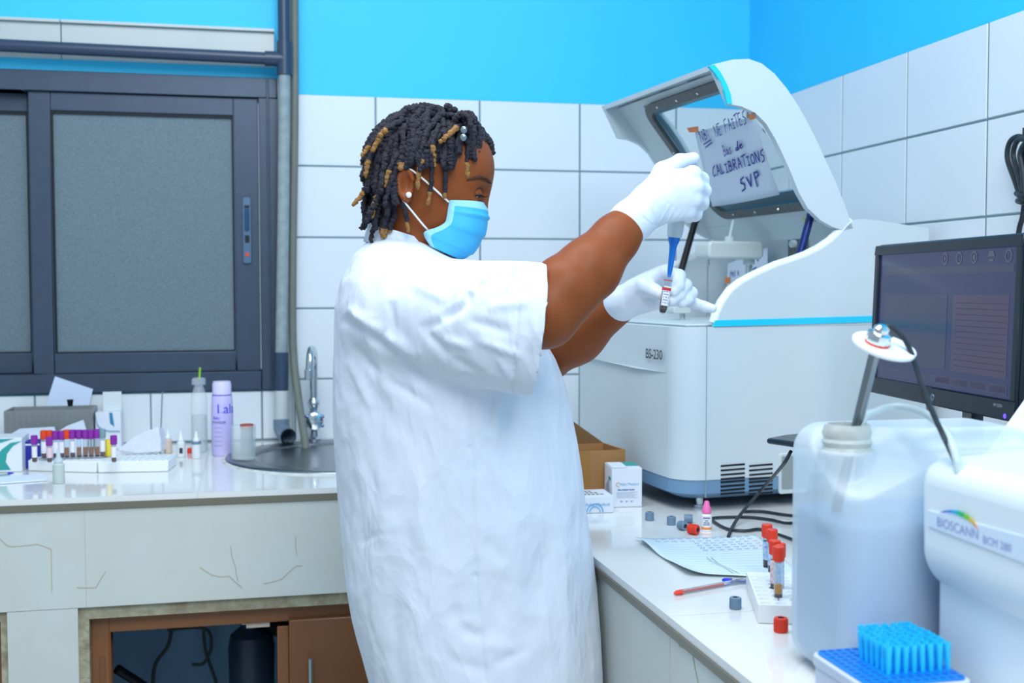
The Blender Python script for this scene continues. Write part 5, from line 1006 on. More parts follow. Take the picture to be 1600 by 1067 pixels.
wrap_text(pb_, 'Lala', 0.034, rP, va+0.45, hP*0.58, mat('royal_blue', '#2338d8', 0.5)); wrap_text(pb_, 'Baby', 0.010, rP, va-0.55, hP*0.50, MATS['royal_blue']); wrap_text(pb_, 'POWDER', 0.009, rP, va-0.35, hP*0.44, mat('ink_navy', '#2f3a6a', 0.5))
mb = MB(); 
for k in range(5): zz = hP*(0.38-0.06*k); mb.add([((rP+0.0005)*math.cos(va+q), (rP+0.0005)*math.sin(va+q), zz+dz) for q, dz in ((-0.75, 0), (-0.35, 0), (0.0, 0), (0.0, 0.0016), (-0.35, 0.0016), (-0.75, 0.0016))], [(0, 1, 4, 5), (1, 2, 3, 4)])
tag(obj('small_print', mb, m_gp, pb_, local=True), kind='stuff')
jr = thing('glass_jar', 'clear jar of water with a pinkish rim lid on the sink edge', 'jar', (*zl(381, 722)[:2], ZL+0.0085))
hJ = at(381, 664, Y=jr.location.y)[2]-ZL-0.0085; rJ = 0.030
obj('jar_body', MB().lathe([(0, 0), (rJ, 0.001), (rJ, hJ), (rJ*0.94, hJ), (rJ*0.94, 0.003), (0, 0.003)], 28), m_pet, jr, smooth=True, local=True)
obj('water', MB().lathe([(0, 0.0035), (rJ*0.93, 0.0035), (rJ*0.93, hJ*0.42), (0, hJ*0.42)], 24), mat('pale_water', '#c3d2d4', 0.1, alpha=0.35), jr, smooth=True, local=True)
iv = thing('inner_vial', 'small clear vial with a red-brown lid standing inside the water jar', 'vial', (jr.location.x+0.008, jr.location.y+0.006, ZL+0.0085+0.0045))
obj('vial_body', MB().lathe([(0, 0), (0.015, 0.001), (0.015, hJ-0.014), (0, hJ-0.014)], 18), mat('vial_grey', '#9aa6b0', 0.15, alpha=0.6), iv, smooth=True, local=True); obj('vial_lid', MB().lathe([(0, hJ-0.0138), (0.016, hJ-0.0138), (0.016, hJ-0.003), (0, hJ-0.003)], 18), mat('brick_lid', '#b3523e', 0.45), iv, smooth=True, local=True)

# ================================================================== the technician
LA = np.array([math.cos(YAW), -math.sin(YAW), 0]); LB = np.array([math.sin(YAW), math.cos(YAW), 0])
def L(x, y, b):
    """figure frame: a = to the right, b = away from the viewer, c = up"""
    d = ray(x, y); t = b/(d@LB); return np.array([(d@LA)*t, b, CAM[2]+d[2]*t])
def toW(V): V = np.atleast_2d(V); return np.outer(V[:, 0], LA)+np.outer(V[:, 1], LB)+np.outer(V[:, 2], (0, 0, 1))+np.array([CAM[0], CAM[1], 0])
def W1(p): return toW(p)[0]
BC = 1.98                                       # body mid-plane
person = thing('person', 'technician in white coat, blue mask and white gloves pipetting at the analyser', 'person', W1((-0.1, BC, 0)))
m_skin = mat('skin', '#8f4b24', 0.46, spec=0.25, noise=(14, '#7c3e1b', 0.6), sss=0.05)
m_coat = bpy.data.materials.new('coat_cotton'); m_coat.use_nodes = True; nt = m_coat.node_tree; pb = nt.nodes['Principled BSDF']; pb.inputs['Base Color'].default_value = (0.72, 0.77, 0.87, 1); pb.inputs['Roughness'].default_value = 0.75; pb.inputs['Sheen Weight'].default_value = 0.1
tc = nt.nodes.new('ShaderNodeTexCoord'); mp = nt.nodes.new('ShaderNodeMapping'); mp.inputs['Scale'].default_value = (1, 1, 0.55); nt.links.new(tc.outputs['Object'], mp.inputs[0])
wn = nt.nodes.new('ShaderNodeTexNoise'); wn.inputs['Scale'].default_value = 7; nt.links.new(mp.outputs[0], wn.inputs['Vector'])
vm = nt.nodes.new('ShaderNodeVectorMath'); vm.operation = 'MULTIPLY_ADD'; vm.inputs[1].default_value = (0.12, 0.12, 0.12); nt.links.new(wn.outputs['Color'], vm.inputs[0]); nt.links.new(mp.outputs[0], vm.inputs[2])
prev_ = None
for sc_, am_ in ((11, 1.0), (26, 0.42), (60, 0.14)):
    vo = nt.nodes.new('ShaderNodeTexVoronoi'); vo.feature = 'F1'; vo.inputs['Scale'].default_value = sc_; nt.links.new(vm.outputs[0], vo.inputs['Vector'])
    ad = nt.nodes.new('ShaderNodeMath'); ad.operation = 'MULTIPLY_ADD'; ad.inputs[1].default_value = am_; nt.links.new(vo.outputs['Distance'], ad.inputs[0]); ad.inputs[2].default_value = 0.0
    if prev_: nt.links.new(prev_.outputs[0], ad.inputs[2])
    prev_ = ad
bp_ = nt.nodes.new('ShaderNodeBump'); bp_.inputs['Distance'].default_value = 0.009; bp_.inputs['Strength'].default_value = 0.85; nt.links.new(prev_.outputs[0], bp_.inputs['Height']); nt.links.new(bp_.outputs[0], pb.inputs['Normal'])

# ---- body: head, neck and arms as one continuous surface
HB = 1.955                                      # head mid-plane
def H(x, y, lat=0.0): p = L(x, y, HB); p[1] += lat; return p
S = SDF((-0.30, 1.60, 1.02), (0.26, 2.24, 1.70), 0.0032)
S.ell(H(672, 264), (0.098, 0.076, 0.090), 0.0)                               # skull
S.ell(H(722, 262), (0.049, 0.058, 0.056), 0.03)                              # forehead
S.ell(H(706, 322), (0.056, 0.056, 0.060), 0.03)                              # face
S.ell(H(704, 356), (0.050, 0.050, 0.046), 0.03)                              # jaw
S.ell(H(722, 380), (0.022, 0.024, 0.018), 0.025)                             # chin
S.cap(H(744, 312), H(748, 340), 0.009, 0.0105, 0.014)                        # nose
for sg in (-1, 1):
    S.ell(H(722, 332, sg*0.030), (0.024, 0.020, 0.024), 0.02)                # cheek
    S.cap(H(752, 288, sg*0.012), H(736, 287, sg*0.045), 0.009, 0.008, 0.014) # brow
    S.ell(H(757, 305, sg*0.034), (0.014, 0.016, 0.010), 0.012, '-')          # eye socket
    S.cap(H(734, 362, sg*0.012), H(738, 361, 0.0), 0.008, 0.009, 0.010)      # lips
    e = H(641, 295, sg*0.078)                                                # ear
    S.ell(e, (0.0135, 0.0075, 0.025), 0.006); S.ell(e+(0.002, sg*0.007, 0.000), (0.0075, 0.006, 0.014), 0.004, '-')
    for i in range(9):
        q0, q1 = (0.3+4.4*i/9), (0.3+4.4*(i+1)/9)
        S.cap(e+(0.0125*math.cos(q0), sg*0.006, 0.023*math.sin(q0)), e+(0.0125*math.cos(q1), sg*0.006, 0.023*math.sin(q1)), 0.0036, 0.0036, 0.004)
    S.ell(e+(0.002, sg*0.003, -0.022), (0.0075, 0.006, 0.008), 0.006)
S.cap(H(642, 330), H(628, 415), 0.055, 0.050, 0.03, flat=((0, 1, 0), 0.95))  # neck
S.cap(L(640, 440, BC), L(660, 520, BC), 0.065, 0.11, 0.04, flat=((0, 1, 0), 1.3))
# near (right) arm
sh1 = L(650, 500, 1.845); ch1 = [(L(850, 488, 1.725), 0.0525), (L(882, 453, 1.735), 0.0505), (L(921, 420, 1.752), 0.0470), (L(962, 372, 1.775), 0.0360), (L(990, 341, 1.79), 0.0278), (L(1008, 326, 1.797), 0.022)]
S.cap(sh1, ch1[0][0], 0.048, 0.0525, 0.02)
for (p, r0), (q, r1) in zip(ch1, ch1[1:]): S.cap(p, q, r0, r1, 0.012)
# far (left) arm
sh2, el2, wr2 = L(670, 500, 2.10), L(842, 556, 2.06), L(977, 473, 1.955)
S.cap(sh2, el2, 0.046, 0.050, 0.02); m2_ = L(900, 523, 2.02); S.cap(el2, m2_, 0.050, 0.045, 0.02); S.cap(m2_, wr2, 0.045, 0.027, 0.03); S.cap(wr2, L(990, 467, 1.95), 0.022, 0.018, 0.01)
V, Q = S.mesh(); V = smooth_mesh(V, Q, 2, 0.4); np_obj('body', toW(V), Q, m_skin, person)
# eyes, lids, lashes, brows
m_eye = mat('eye_white', '#d9d2cc', 0.15); m_iris = mat('iris_dark', '#1a0d08', 0.1); m_lash = mat('lash_black', '#0c0808', 0.6)
for sg in (-1, 1):
    c = H(742.5, 306, sg*0.031); r = 0.0118
    ey = obj('eye', MB().sphere(W1(c), r, 16, 12), m_eye, person, smooth=True)
    fd_ = unit(np.array([0.86, sg*0.30, -0.38])); pc2 = c+fd_*(r*0.80); ax = toW(pc2+fd_)[0]-W1(pc2)
    obj('iris', MB().lathe([(0.0066, 0.0), (0.0058, 0.0012), (0.003, 0.0023), (0, 0.0027)], 16, o=W1(pc2), axis=ax), m_iris, ey, smooth=True)
    mbl = MB(); n = 22; m = 8; R = r*1.10
    for lo_a, hi_a in ((-12, 95), (-80, -30)):
        G = []
        for i in range(n+1):
            az = math.radians(-150+300*i/n)
            for k in range(m+1):
                elv = math.radians(lo_a+(hi_a-lo_a)*k/m); d = np.array([math.cos(elv)*math.cos(az), math.cos(elv)*math.sin(az)*1.0+sg*0.0, math.sin(elv)]); d = np.array([d[0]*0.95-d[1]*sg*-0.30*sg*sg, d[1]*0.95, d[2]]); G.append(W1(c+R*unit(d)))
        mbl.add(G, [(i*(m+1)+k, (i+1)*(m+1)+k, (i+1)*(m+1)+k+1, i*(m+1)+k+1) for i in range(n) for k in range(m)])
    lid_ = obj('eyelid', mbl, m_skin, person, smooth=True, kind='stuff'); lid_.modifiers.new('solid', 'SOLIDIFY').thickness = 0.0012
    pts = [c+R*1.06*unit(np.array([math.cos(math.radians(a))*0.97, math.sin(math.radians(a)), -0.20])) for a in range(-112, 113, 16)]
    mbl = MB().tube([W1(p) for p in pts], 0.0016, 6)
    for a in range(-96, 97, 16): d = unit(np.array([math.cos(math.radians(a)), math.sin(math.radians(a)), -0.20])); mbl.tube([W1(c+R*1.05*d), W1(c+(R+0.004)*1.05*d+(0.001, 0, -0.001)), W1(c+(R+0.007)*1.05*d+(0.002, 0, 0.001))], [0.0005, 0.0004, 0.0001], 4)
    tag(obj('eyelashes', mbl, m_lash, person, smooth=True), kind='stuff')
    obj('eyebrow', MB().tube([W1(H(x, y, sg*l)) for x, y, l in ((767, 288, 0.025), (760, 283, 0.040), (751, 281, 0.052), (740, 284, 0.0595), (731, 288, 0.062))], [0.002, 0.0038, 0.0040, 0.0030, 0.001], 8, flat=0.8), mat('brow_dark', '#462412', 0.8), person, smooth=True)
# earring
obj('pearl_earring', MB().sphere(W1(H(646, 311, -0.088)), 0.0048, 14, 10), mat('pearl', '#efeef2', 0.2), person, smooth=True)

# ---- mask
cl = [(757.5, 318), (761.5, 330), (761, 342), (759, 354), (755, 366), (749, 379), (740, 392), (730, 401), (719, 406.5)]
ed = [(706, 317), (704, 325), (702.5, 334), (701, 343), (698, 351), (686, 358), (668, 364), (667, 372), (676, 387)]
NVm, NUm = 8*4, 24; clc = crv([np.array([*p, 0.0]) for p in cl], 4); edc = crv([np.array([*p, 0.0]) for p in ed], 4); G = []
for j in range(NVm+1):
    v = j/NVm; c = H(*clc[j][:2]); e = H(*edc[j][:2]); lat = 0.066-0.012*v+0.004*math.sin(v*math.pi)
    for i in range(NUm+1):
        q = (i/NUm*2-1); k = 1-q*q; s_ = math.copysign(math.sqrt(max(0, 1-k**3.2)), q)
        p = e+(c-e)*k; p[1] = HB+lat*s_*(1 if abs(q) > 0.3 else 1)
        pl = 0.0036*((v*3.6) % 1.0)*(1-abs(q)**4) if 0.2 < v < 0.92 else 0.0
        nn = unit(np.array([0.8*k+0.2, s_, -0.1])); G.append(W1(p+nn*(pl+0.0015)))
mb = MB().add(G, [(j*(NUm+1)+i, j*(NUm+1)+i+1, (j+1)*(NUm+1)+i+1, (j+1)*(NUm+1)+i) for j in range(NVm) for i in range(NUm)])
top_rows = 4
mb.m = [1 if (f // NUm) < top_rows or (f % NUm) in (0, NUm-1) else 0 for f in range(len(mb.f))]
m_mask = mat('mask_blue', '#3fb6ea', 0.7, noise=(40, '#5cc8f4', 0.5)); m_maskb = mat('mask_pale', '#9fdcf2', 0.7)
mk = obj('face_mask', mb, [m_mask, m_maskb], person, smooth=True, angle=80); mk.modifiers.new('solid', 'SOLIDIFY').thickness = 0.0012
for sg in (-1, 1):
    for pts in (((704.5, 320, 0.0625), (690, 307, 0.072), (672, 291, 0.078), (652, 275, 0.083), (640, 271, 0.086), (630, 280, 0.082)), ((674, 364, 0.053), (662, 350, 0.064), (650, 335, 0.074), (638, 320, 0.082), (630, 308, 0.084), (627, 295, 0.084))):
        obj('ear_loop', MB().tube(crv([W1(H(x, y, sg*l)) for x, y, l in pts], 4), 0.0016, 6), mat('loop_white', '#f2f5f6', 0.6), mk, smooth=True)

# ---- hair: a rough cap of roots and separate locs
m_hair = mat('hair_black', '#15131d', 0.75, noise=(160, '#34313f', 0.7, 3), bump=(260, 0.004)); m_blond = mat('hair_blond', '#a87840', 0.7, noise=(160, '#7d5428', 0.7), bump=(260, 0.004))
def px_of(p): k = FPX/p[1]; return 800+p[0]*k/1.0, None
SC = H(672, 262); SR_ = np.array([0.101, 0.080, 0.0935])
hair_poly = [(748, 214), (736, 232), (712, 246), (694, 262), (662, 266), (648, 262), (632, 270), (624, 290), (626, 330), (630, 358), (596, 380), (520, 380), (520, 140), (775, 140), (757, 196)]
def in_poly(x, y, P):
    r = False
    for (x0, y0), (x1, y1) in zip(P, P[1:]+P[:1]):
        if (y0 > y) != (y1 > y) and x < (x1-x0)*(y-y0)/(y1-y0)+x0: r = not r
    return r
def to_px(p):
    w = W1(np.array([p[0], HB, p[2]]))-CAM; z = w@_fw; return 800+FPX*(w@RT)/z, 533.5-FPX*(w@UP)/z
nu, nv = 72, 48; G = []; keep = []
for i in range(nv+1):
    for j in range(nu):
        a, b_ = math.pi*i/nv, 2*math.pi*j/nu; d = np.array([math.sin(a)*math.cos(b_), math.sin(a)*math.sin(b_), math.cos(a)]); p = SC+SR_*d*(1.0+0.035*mnoise.noise(Vector(d*9))+0.02*mnoise.noise(Vector(d*24))); G.append(p); keep.append(in_poly(*to_px(SC+SR_*d), hair_poly))
F_ = [(i*nu+j, (i+1)*nu+j, (i+1)*nu+(j+1) % nu, i*nu+(j+1) % nu) for i in range(nv) for j in range(nu)]
F_ = [f for f in F_ if sum(keep[k] for k in f) >= 3]; used = sorted({k for f in F_ for k in f}); rm = {k: n for n, k in enumerate(used)}
hair = obj('hair', MB().add([W1(G[k]) for k in used], [tuple(rm[k] for k in f) for f in F_]), m_hair, person, smooth=True, angle=180); hair.modifiers.new('solid', 'SOLIDIFY').thickness = 0.006
def loc(P, r, blond_from=2.0, bead=0.16):
    """one rope of hair through figure-frame points"""
    C = crv(P, 7); n = len(C); rr = []; mb = MB()
    for k in range(n):
        t = k/(n-1); rr.append(r*(1.0-0.25*t)*(1+bead*math.sin(k*2.1+r*9000)+0.08*rng.normal())*(0.5 if k == n-1 else 1))
    mb.tube([W1(c+rng.normal(0, 0.0007, 3)) for c in C], rr, 8)
    mb.m = [1 if (f//8)/(n-1) > blond_from and f < 8*(n-1) or (f >= 8*(n-1) and blond_from < 1 and f > 8*(n-1)) else 0 for f in range(len(mb.f))]
    obj('dreadlock', mb, [m_hair, m_blond], hair, smooth=True, angle=180)
def push(p, extra):
    q = (p-SC)/(SR_+extra); k = np.linalg.norm(q); return SC+(p-SC)/k if k < 1 else p
N_L = 150; got = 0
for i in range(N_L*2):
    z = 1-1.45*(i+0.5)/(N_L*2); ph = i*2.39996; d = np.array([math.sqrt(max(0, 1-z*z))*math.cos(ph), math.sqrt(max(0, 1-z*z))*math.sin(ph), z])
    root = SC+SR_*d; x, y = to_px(root)
    if not in_poly(x, y, hair_poly) or (x > 705 and y > 205) or x > 726: continue
    if d[1] > 0.55 and i % 2: continue
    r = rng.uniform(0.0052, 0.0070); n_ = unit(d/SR_); P = [root-n_*0.003]; p = root+n_*0.004
    front = (x-672)/95
    back = -0.12 if front < 0.45 else 0.05
    flow = unit(np.array([back+0.25*rng.normal(), 0.10*rng.normal()+0.15*d[1], -1.0]))
    Lh = rng.uniform(0.065, 0.095)+0.03*max(0, z)+(0.012 if front < -0.2 else 0)-(0.02 if front > 0.3 else 0); st = Lh/6; t0_ = flow-n_*(flow@n_)+np.array([-0.35, 0, 0])*max(0, z)+0.001; v = unit(n_*0.25+unit(t0_))
    for k in range(6):
        v = unit(v*0.55+flow*0.6+np.array([0, 0, -0.10*k])+rng.normal(0, 0.10, 3)); p = push(p+v*st, r*(0.8+rng.uniform(0, 0.8))); P.append(p)
        xx, yy = to_px(p)
        if (xx > 626 and yy > 262 and xx < 668) or (xx > 668 and yy > 268) or yy > 368 or xx < 574: break
    if len(P) >= 3: loc(P, r, rng.choice([2.0, 2.0, 0.80, 2.0, 2.0, 2.0]) if front < 0.0 else 2.0)
hl = lambda pts, lat: [H(x, y, l if l is not None else lat) for x, y, l in pts]
manual = [  # locs that show one by one: points (x, y, lateral), radius, where blond begins
 ([(728, 200, -0.05), (714, 212, -0.078), (703, 223, -0.086), (692, 233, -0.088)], 0.0052, 0.25),
 ([(690, 205, -0.07), (683, 228, -0.085), (682, 248, -0.088), (685, 269, -0.086)], 0.0050, 0.45),
 ([(684, 215, -0.075), (670, 250, -0.088), (661, 275, -0.090), (659, 304, -0.088)], 0.0048, 0.42),
 ([(694, 212, -0.07), (679, 245, -0.086), (680, 290, -0.084), (673, 326, -0.080)], 0.0046, 0.80),
 ([(712, 210, -0.06), (701, 240, -0.080), (700, 285, -0.078), (699, 315, -0.074)], 0.0052, 0.86),
 ([(735, 196, -0.04), (736, 220, -0.060), (732, 256, -0.064), (734, 285, -0.062)], 0.0055, 0.70),
 ([(742, 198, -0.02), (746, 220, -0.040), (747, 243, -0.046), (750, 262, -0.046)], 0.0050, 0.92),
 ([(724, 200, -0.05), (719, 225, -0.072), (716, 245, -0.074), (714, 262, -0.072)], 0.0050, 2),
 ([(736, 192, -0.02), (749, 206, -0.036), (751, 226, -0.042), (747, 243, -0.042)], 0.0056, 2),
 ([(728, 190, -0.03), (741, 206, -0.050), (741, 230, -0.060), (738, 250, -0.060)], 0.0056, 2),
 ([(744, 194, 0.0), (755, 210, -0.012), (756, 228, -0.018), (753, 240, -0.020)], 0.0054, 2),
 ([(722, 186, -0.03), (734, 183, -0.040), (743, 192, -0.045), (746, 206, -0.048)], 0.0058, 2),
 ([(636, 195, -0.06), (612, 211, -0.074), (600, 228, -0.078), (590, 246, -0.078)], 0.0052, 0.30),
 ([(606, 208, -0.05), (590, 228, -0.060), (581, 240, -0.062), (572, 252, -0.062)], 0.0048, 0.50),
 ([(600, 225, -0.06), (588, 250, -0.068), (582, 265, -0.070), (580, 285, -0.068)], 0.0050, 0.45),
 ([(590, 270, -0.05), (580, 296, -0.058), (571, 311, -0.060), (558, 326, -0.060)], 0.0050, 0.48),
 ([(630, 250, -0.082), (618, 272, -0.088), (613, 288, -0.088), (611, 302, -0.086)], 0.0050, 0.35),
 ([(607, 280, -0.07), (599, 305, -0.076), (594, 325, -0.076), (588, 345, -0.072)], 0.0054, 0.40),
 ([(614, 310, -0.066), (611, 335, -0.070), (606, 355, -0.070), (604, 374, -0.068)], 0.0056, 0.72),
 ([(602, 305, -0.060), (592, 325, -0.066), (584, 338, -0.066), (580, 352, -0.062)], 0.0060, 2),
 ([(632, 306, -0.070), (636, 322, -0.078), (641, 344, -0.078), (644, 366, -0.074)], 0.0044, 0.72),
 ([(620, 320, -0.060), (622, 338, -0.066), (618, 352, -0.068), (615, 366, -0.066)], 0.0058, 0.88),
]
for pts, r, bf in manual: loc([H(*p) for p in pts], r, bf)
for k in range(7):                                # tied-up locs above the forehead
    a = k*0.9; c = H(718+4*math.cos(a*2), 198+4*math.sin(a), -0.035+0.012*(k-3)); loc([c+(-0.012, 0.01, -0.006), c+(0.0, 0.004, 0.010), c+(0.012, -0.004, 0.006), c+(0.017, -0.010, -0.006), c+(0.015, -0.014, -0.016)], 0.0058)
hc = W1(H(728, 219, -0.083)); obj('hair_clip', MB().sphere(hc+(0, 0, 0.006), (0.0055, 0.002, 0.006), 12, 8, axes=[LA, LB, (0, 0, 1)]).sphere(hc-(0.001, 0, 0.006), (0.0055, 0.002, 0.006), 12, 8, axes=[LA, LB, (0, 0, 1)]), mat('clip_grey', '#7f8f96', 0.2, 0.6), hair, smooth=True)

# ---- white coat
tor = [(366, 596, 642, 0.055), (374, 581, 660, 0.078), (386, 567, 682, 0.112), (400, 555, 705, 0.148), (420, 546, 748, 0.180), (440, 536, 778, 0.198), (480, 526.5, 818, 0.207), (560, 523.5, 866, 0.207), (600, 523, 882, 0.207), (650, 524, 893, 0.208), (700, 527, 903, 0.210), (800, 535, 916, 0.216), (900, 545, 930, 0.222), (950, 553, 936, 0.226), (1000, 567, 941, 0.228), (1067, 585, 946, 0.232), (1260, 628, 958, 0.238)]
cz = []; al = []; ar = []; bh_ = []
for y, xl, xr, bb_ in tor: p, q = L(xl, y, BC), L(xr, y, BC); cz.append((p[2]+q[2])/2); al.append(p[0]); ar.append(q[0]); bh_.append(bb_)
cz, al, ar, bh_ = map(np.array, (cz[::-1], al[::-1], ar[::-1], bh_[::-1]))
HC = 0.0042; S = SDF((-0.34, 1.60, cz[0]-0.01), (0.21, 2.26, 1.46), HC); sl, X, Y, Z = S.sub(S.lo, S.lo+S.h*S.n)
zf = Z.ravel(); A0_ = np.interp(zf, cz, al)[None, None, :]; A1_ = np.interp(zf, cz, ar)[None, None, :]; BH = np.interp(zf, cz, bh_)[None, None, :]
ac, ah = (A0_+A1_)/2, (A1_-A0_)/2; ne = 2.3
q = ((np.abs(X-ac)/ah)**ne+(np.abs(Y-BC)/BH)**ne)**(1/ne); tors = np.maximum((q-1)*np.minimum(ah, BH)*0.9, np.maximum(cz[0]-Z, Z-cz[-1])).astype(np.float32)
def sleeve(a, b, rv0, rv1, rd0, rd1, P0, nrm, top=True):
    ax = unit(b-a); dv = unit(np.array([0, 0, 1.0])-ax*ax[2]); dd = np.cross(ax, dv); Ln = np.linalg.norm(b-a)
    px, py, pz_ = X-a[0], Y-a[1], Z-a[2]; t = px*ax[0]+py*ax[1]+pz_*ax[2]; u = px*dv[0]+py*dv[1]+pz_*dv[2]; w = px*dd[0]+py*dd[1]+pz_*dd[2]
    tt = np.clip(t/Ln, 0, 1); rv = rv0+(rv1-rv0)*tt; rd = rd0+(rd1-rd0)*tt; cap_ = np.minimum(t, 0)
    cone = (np.sqrt((u/rv)**2+(w/rd)**2+(cap_/rv)**2)-1)*np.minimum(rv, rd)*0.95
    pl = (X-P0[0])*nrm[0]+(Y-P0[1])*nrm[1]+(Z-P0[2])*nrm[2]
    return np.maximum(cone, pl).astype(np.float32), np.maximum(cone+0.0095, -(pl+0.085)).astype(np.float32)
P0 = (L(853, 413, 1.705)+L(829, 621, 1.705))/2; vv = L(829, 621, 1.705)-L(853, 413, 1.705); n0 = unit(np.array([-vv[2], 0, vv[0]])); n0 = n0 if n0[0] > 0 else -n0; n0 = unit(n0+np.array([0, 0.10, 0]))
s1_, c1_ = sleeve(L(634, 492, 1.832), L(860, 518, 1.705), 0.090, 0.1010, 0.086, 0.078, P0, n0)
P2_ = L(838, 560, 2.08); s2_, c2_ = sleeve(L(650, 480, 2.10), L(850, 552, 2.075), 0.085, 0.082, 0.08, 0.07, P2_, unit(np.array([0.95, 0.05, -0.3])))
def smin(a, b, k): h = np.clip(0.5+0.5*(a-b)/k, 0, 1); return a*(1-h)+b*h-k*h*(1-h)
f = smin(smin(tors, s1_, 0.016), s2_, 0.02)
f = np.maximum(f, -np.where(tors > 0.004, c1_, 9)); f = np.maximum(f, -np.where(tors > 0.004, c2_, 9))
S.F[sl] = f; V, Q = S.mesh(); del f, tors, s1_, s2_, c1_, c2_, q
V = smooth_mesh(V, Q, 2, 0.45); Nn = normals_of(V, Q)
# folds: creases modelled into the cloth, given along lines on the near side (x0,y0,x1,y1,width px,height mm)
folds = [(533, 497, 572, 522, 9, -6), (572, 522, 618, 553, 9, -7), (618, 553, 668, 598, 10, -7), (540, 482, 600, 520, 10, 5), (600, 520, 655, 560, 12, 6), (552, 540, 594, 588, 8, -5), (545, 560, 580, 640, 10, 4), (575, 600, 640, 690, 12, -4), (560, 640, 600, 760, 10, 3.5), (600, 590, 680, 640, 10, -4),
 (728, 474, 690, 500, 9, -6), (690, 500, 655, 516, 9, -5), (735, 455, 729, 480, 7, -5), (795, 424, 765, 440, 7, -6), (765, 440, 742, 450, 7, -4), (800, 418, 790, 436, 9, -7), (815, 412, 812, 440, 8, 3), (640, 440, 700, 470, 12, 4), (610, 470, 615, 530, 8, -3.5), (660, 515, 705, 560, 9, -5), (705, 560, 760, 590, 9, -5), (690, 530, 740, 545, 9, 4), (730, 500, 800, 520, 10, -3.5), (745, 530, 820, 560, 9, 3.5), (760, 480, 830, 470, 10, 3), (720, 590, 790, 606, 8, -4), (780, 560, 800, 600, 8, 3),
 (731, 610, 735, 700, 3, -3), (735, 700, 743, 900, 2.6, -3), (743, 900, 757, 1067, 2.6, -3), (770, 612, 764, 680, 6, -7), (764, 680, 746, 745, 6, -6), (776, 620, 772, 700, 7, 5),
 (650, 720, 660, 860, 9, 3.5), (690, 760, 700, 930, 10, -3), (610, 740, 590, 900, 9, 3), (560, 850, 600, 830, 4, -3), (555, 700, 575, 830, 8, 3), (578, 860, 590, 1030, 7, 4), (612, 900, 622, 1067, 8, -4), (640, 900, 640, 1067, 10, 3.5), (570, 960, 600, 1040, 6, -4), (700, 950, 760, 1010, 12, -6), (715, 965, 755, 985, 8, 5), (720, 1000, 790, 1010, 10, 4), (770, 1040, 830, 1010, 7, -4), (700, 1030, 770, 1050, 9, -4), (850, 820, 838, 960, 22, -6), (838, 960, 800, 1010, 16, -4), (880, 760, 900, 1067, 16, 5), (905, 900, 915, 1067, 10, -3), (760, 840, 790, 880, 8, -3), (790, 640, 800, 760, 14, -4), (830, 640, 850, 780, 14, 3.5), (770, 900, 850, 930, 12, -3), (812, 425, 800, 612, 2.4, -2.2)]
W_ = toW(V)-CAM; zz = W_@_fw; PXv = np.stack([800+FPX*(W_@RT)/zz, 533.5-FPX*(W_@UP)/zz], 1); near = np.clip(-Nn[:, 1]*1.6+0.2, 0, 1); disp = np.zeros(len(V))
for x0, y0, x1, y1, w, h in folds:
    a = np.array([x0, y0]); d = np.array([x1-x0, y1-y0]); t = ((PXv-a)@d)/(d@d); tc_ = np.clip(t, 0, 1); dist = np.linalg.norm(PXv-a-tc_[:, None]*d, axis=1); long_ = np.hypot(x1-x0, y1-y0) > 60; tp_ = np.clip(4.2*tc_*(1-tc_), 0, 1)**0.7; soft = 1.0 if y0 < 600 or w < 3.5 else 0.55; disp += h*0.0012*soft*np.exp(-(dist/(w*(0.8 if y0 < 600 else 1.25)))**2)*(tp_ if w > 3.5 else 1)
ns = np.array([mnoise.fractal(Vector((v[0]*9, v[1]*9, v[2]*5)), 1.0, 2.0, 3) for v in V]); ns2 = np.array([mnoise.noise(Vector((v[0]*38+v[2]*12, v[1]*38, v[2]*22))) for v in V])
V = V+Nn*((disp*near)+0.0022*ns+0.0012*ns2*(0.4+0.6*near))[:, None]
Vw = toW(V); low = Vw[:, 2] < ZR+0.012; Vw[:, 0] = np.where(low, np.minimum(Vw[:, 0], XF-0.006-0.02*np.clip((Vw[:, 2]-ZR)/0.012, 0, 0)), Vw[:, 0])
coat = np_obj('coat', Vw, Q, m_coat, person)
# collar
mb = MB(); NC = 40; ring_ = []
for i in range(NC+1):
    a = math.radians(35+290*i/NC); ca, sa = math.cos(a), math.sin(a); base = H(625, 385); f_ = 0.5-0.5*ca
    p0 = base+np.array([0.052*ca, 0.060*sa, -0.004+0.016*f_]); p1 = base+np.array([0.052*ca-0.001, 0.059*sa, 0.008+0.032*f_]); p2 = base+np.array([0.060*ca-0.001, 0.068*sa, -0.006+0.014*f_]); ring_ += [W1(p0), W1(p1), W1(p2)]
mb.add(ring_, [(3*i+k, 3*i+3+k, 3*i+4+k, 3*i+1+k) for i in range(NC) for k in (0, 1)])
co = obj('collar', mb, m_coat, person, smooth=True, angle=120); md = co.modifiers.new('solid', 'SOLIDIFY'); md.thickness = 0.003
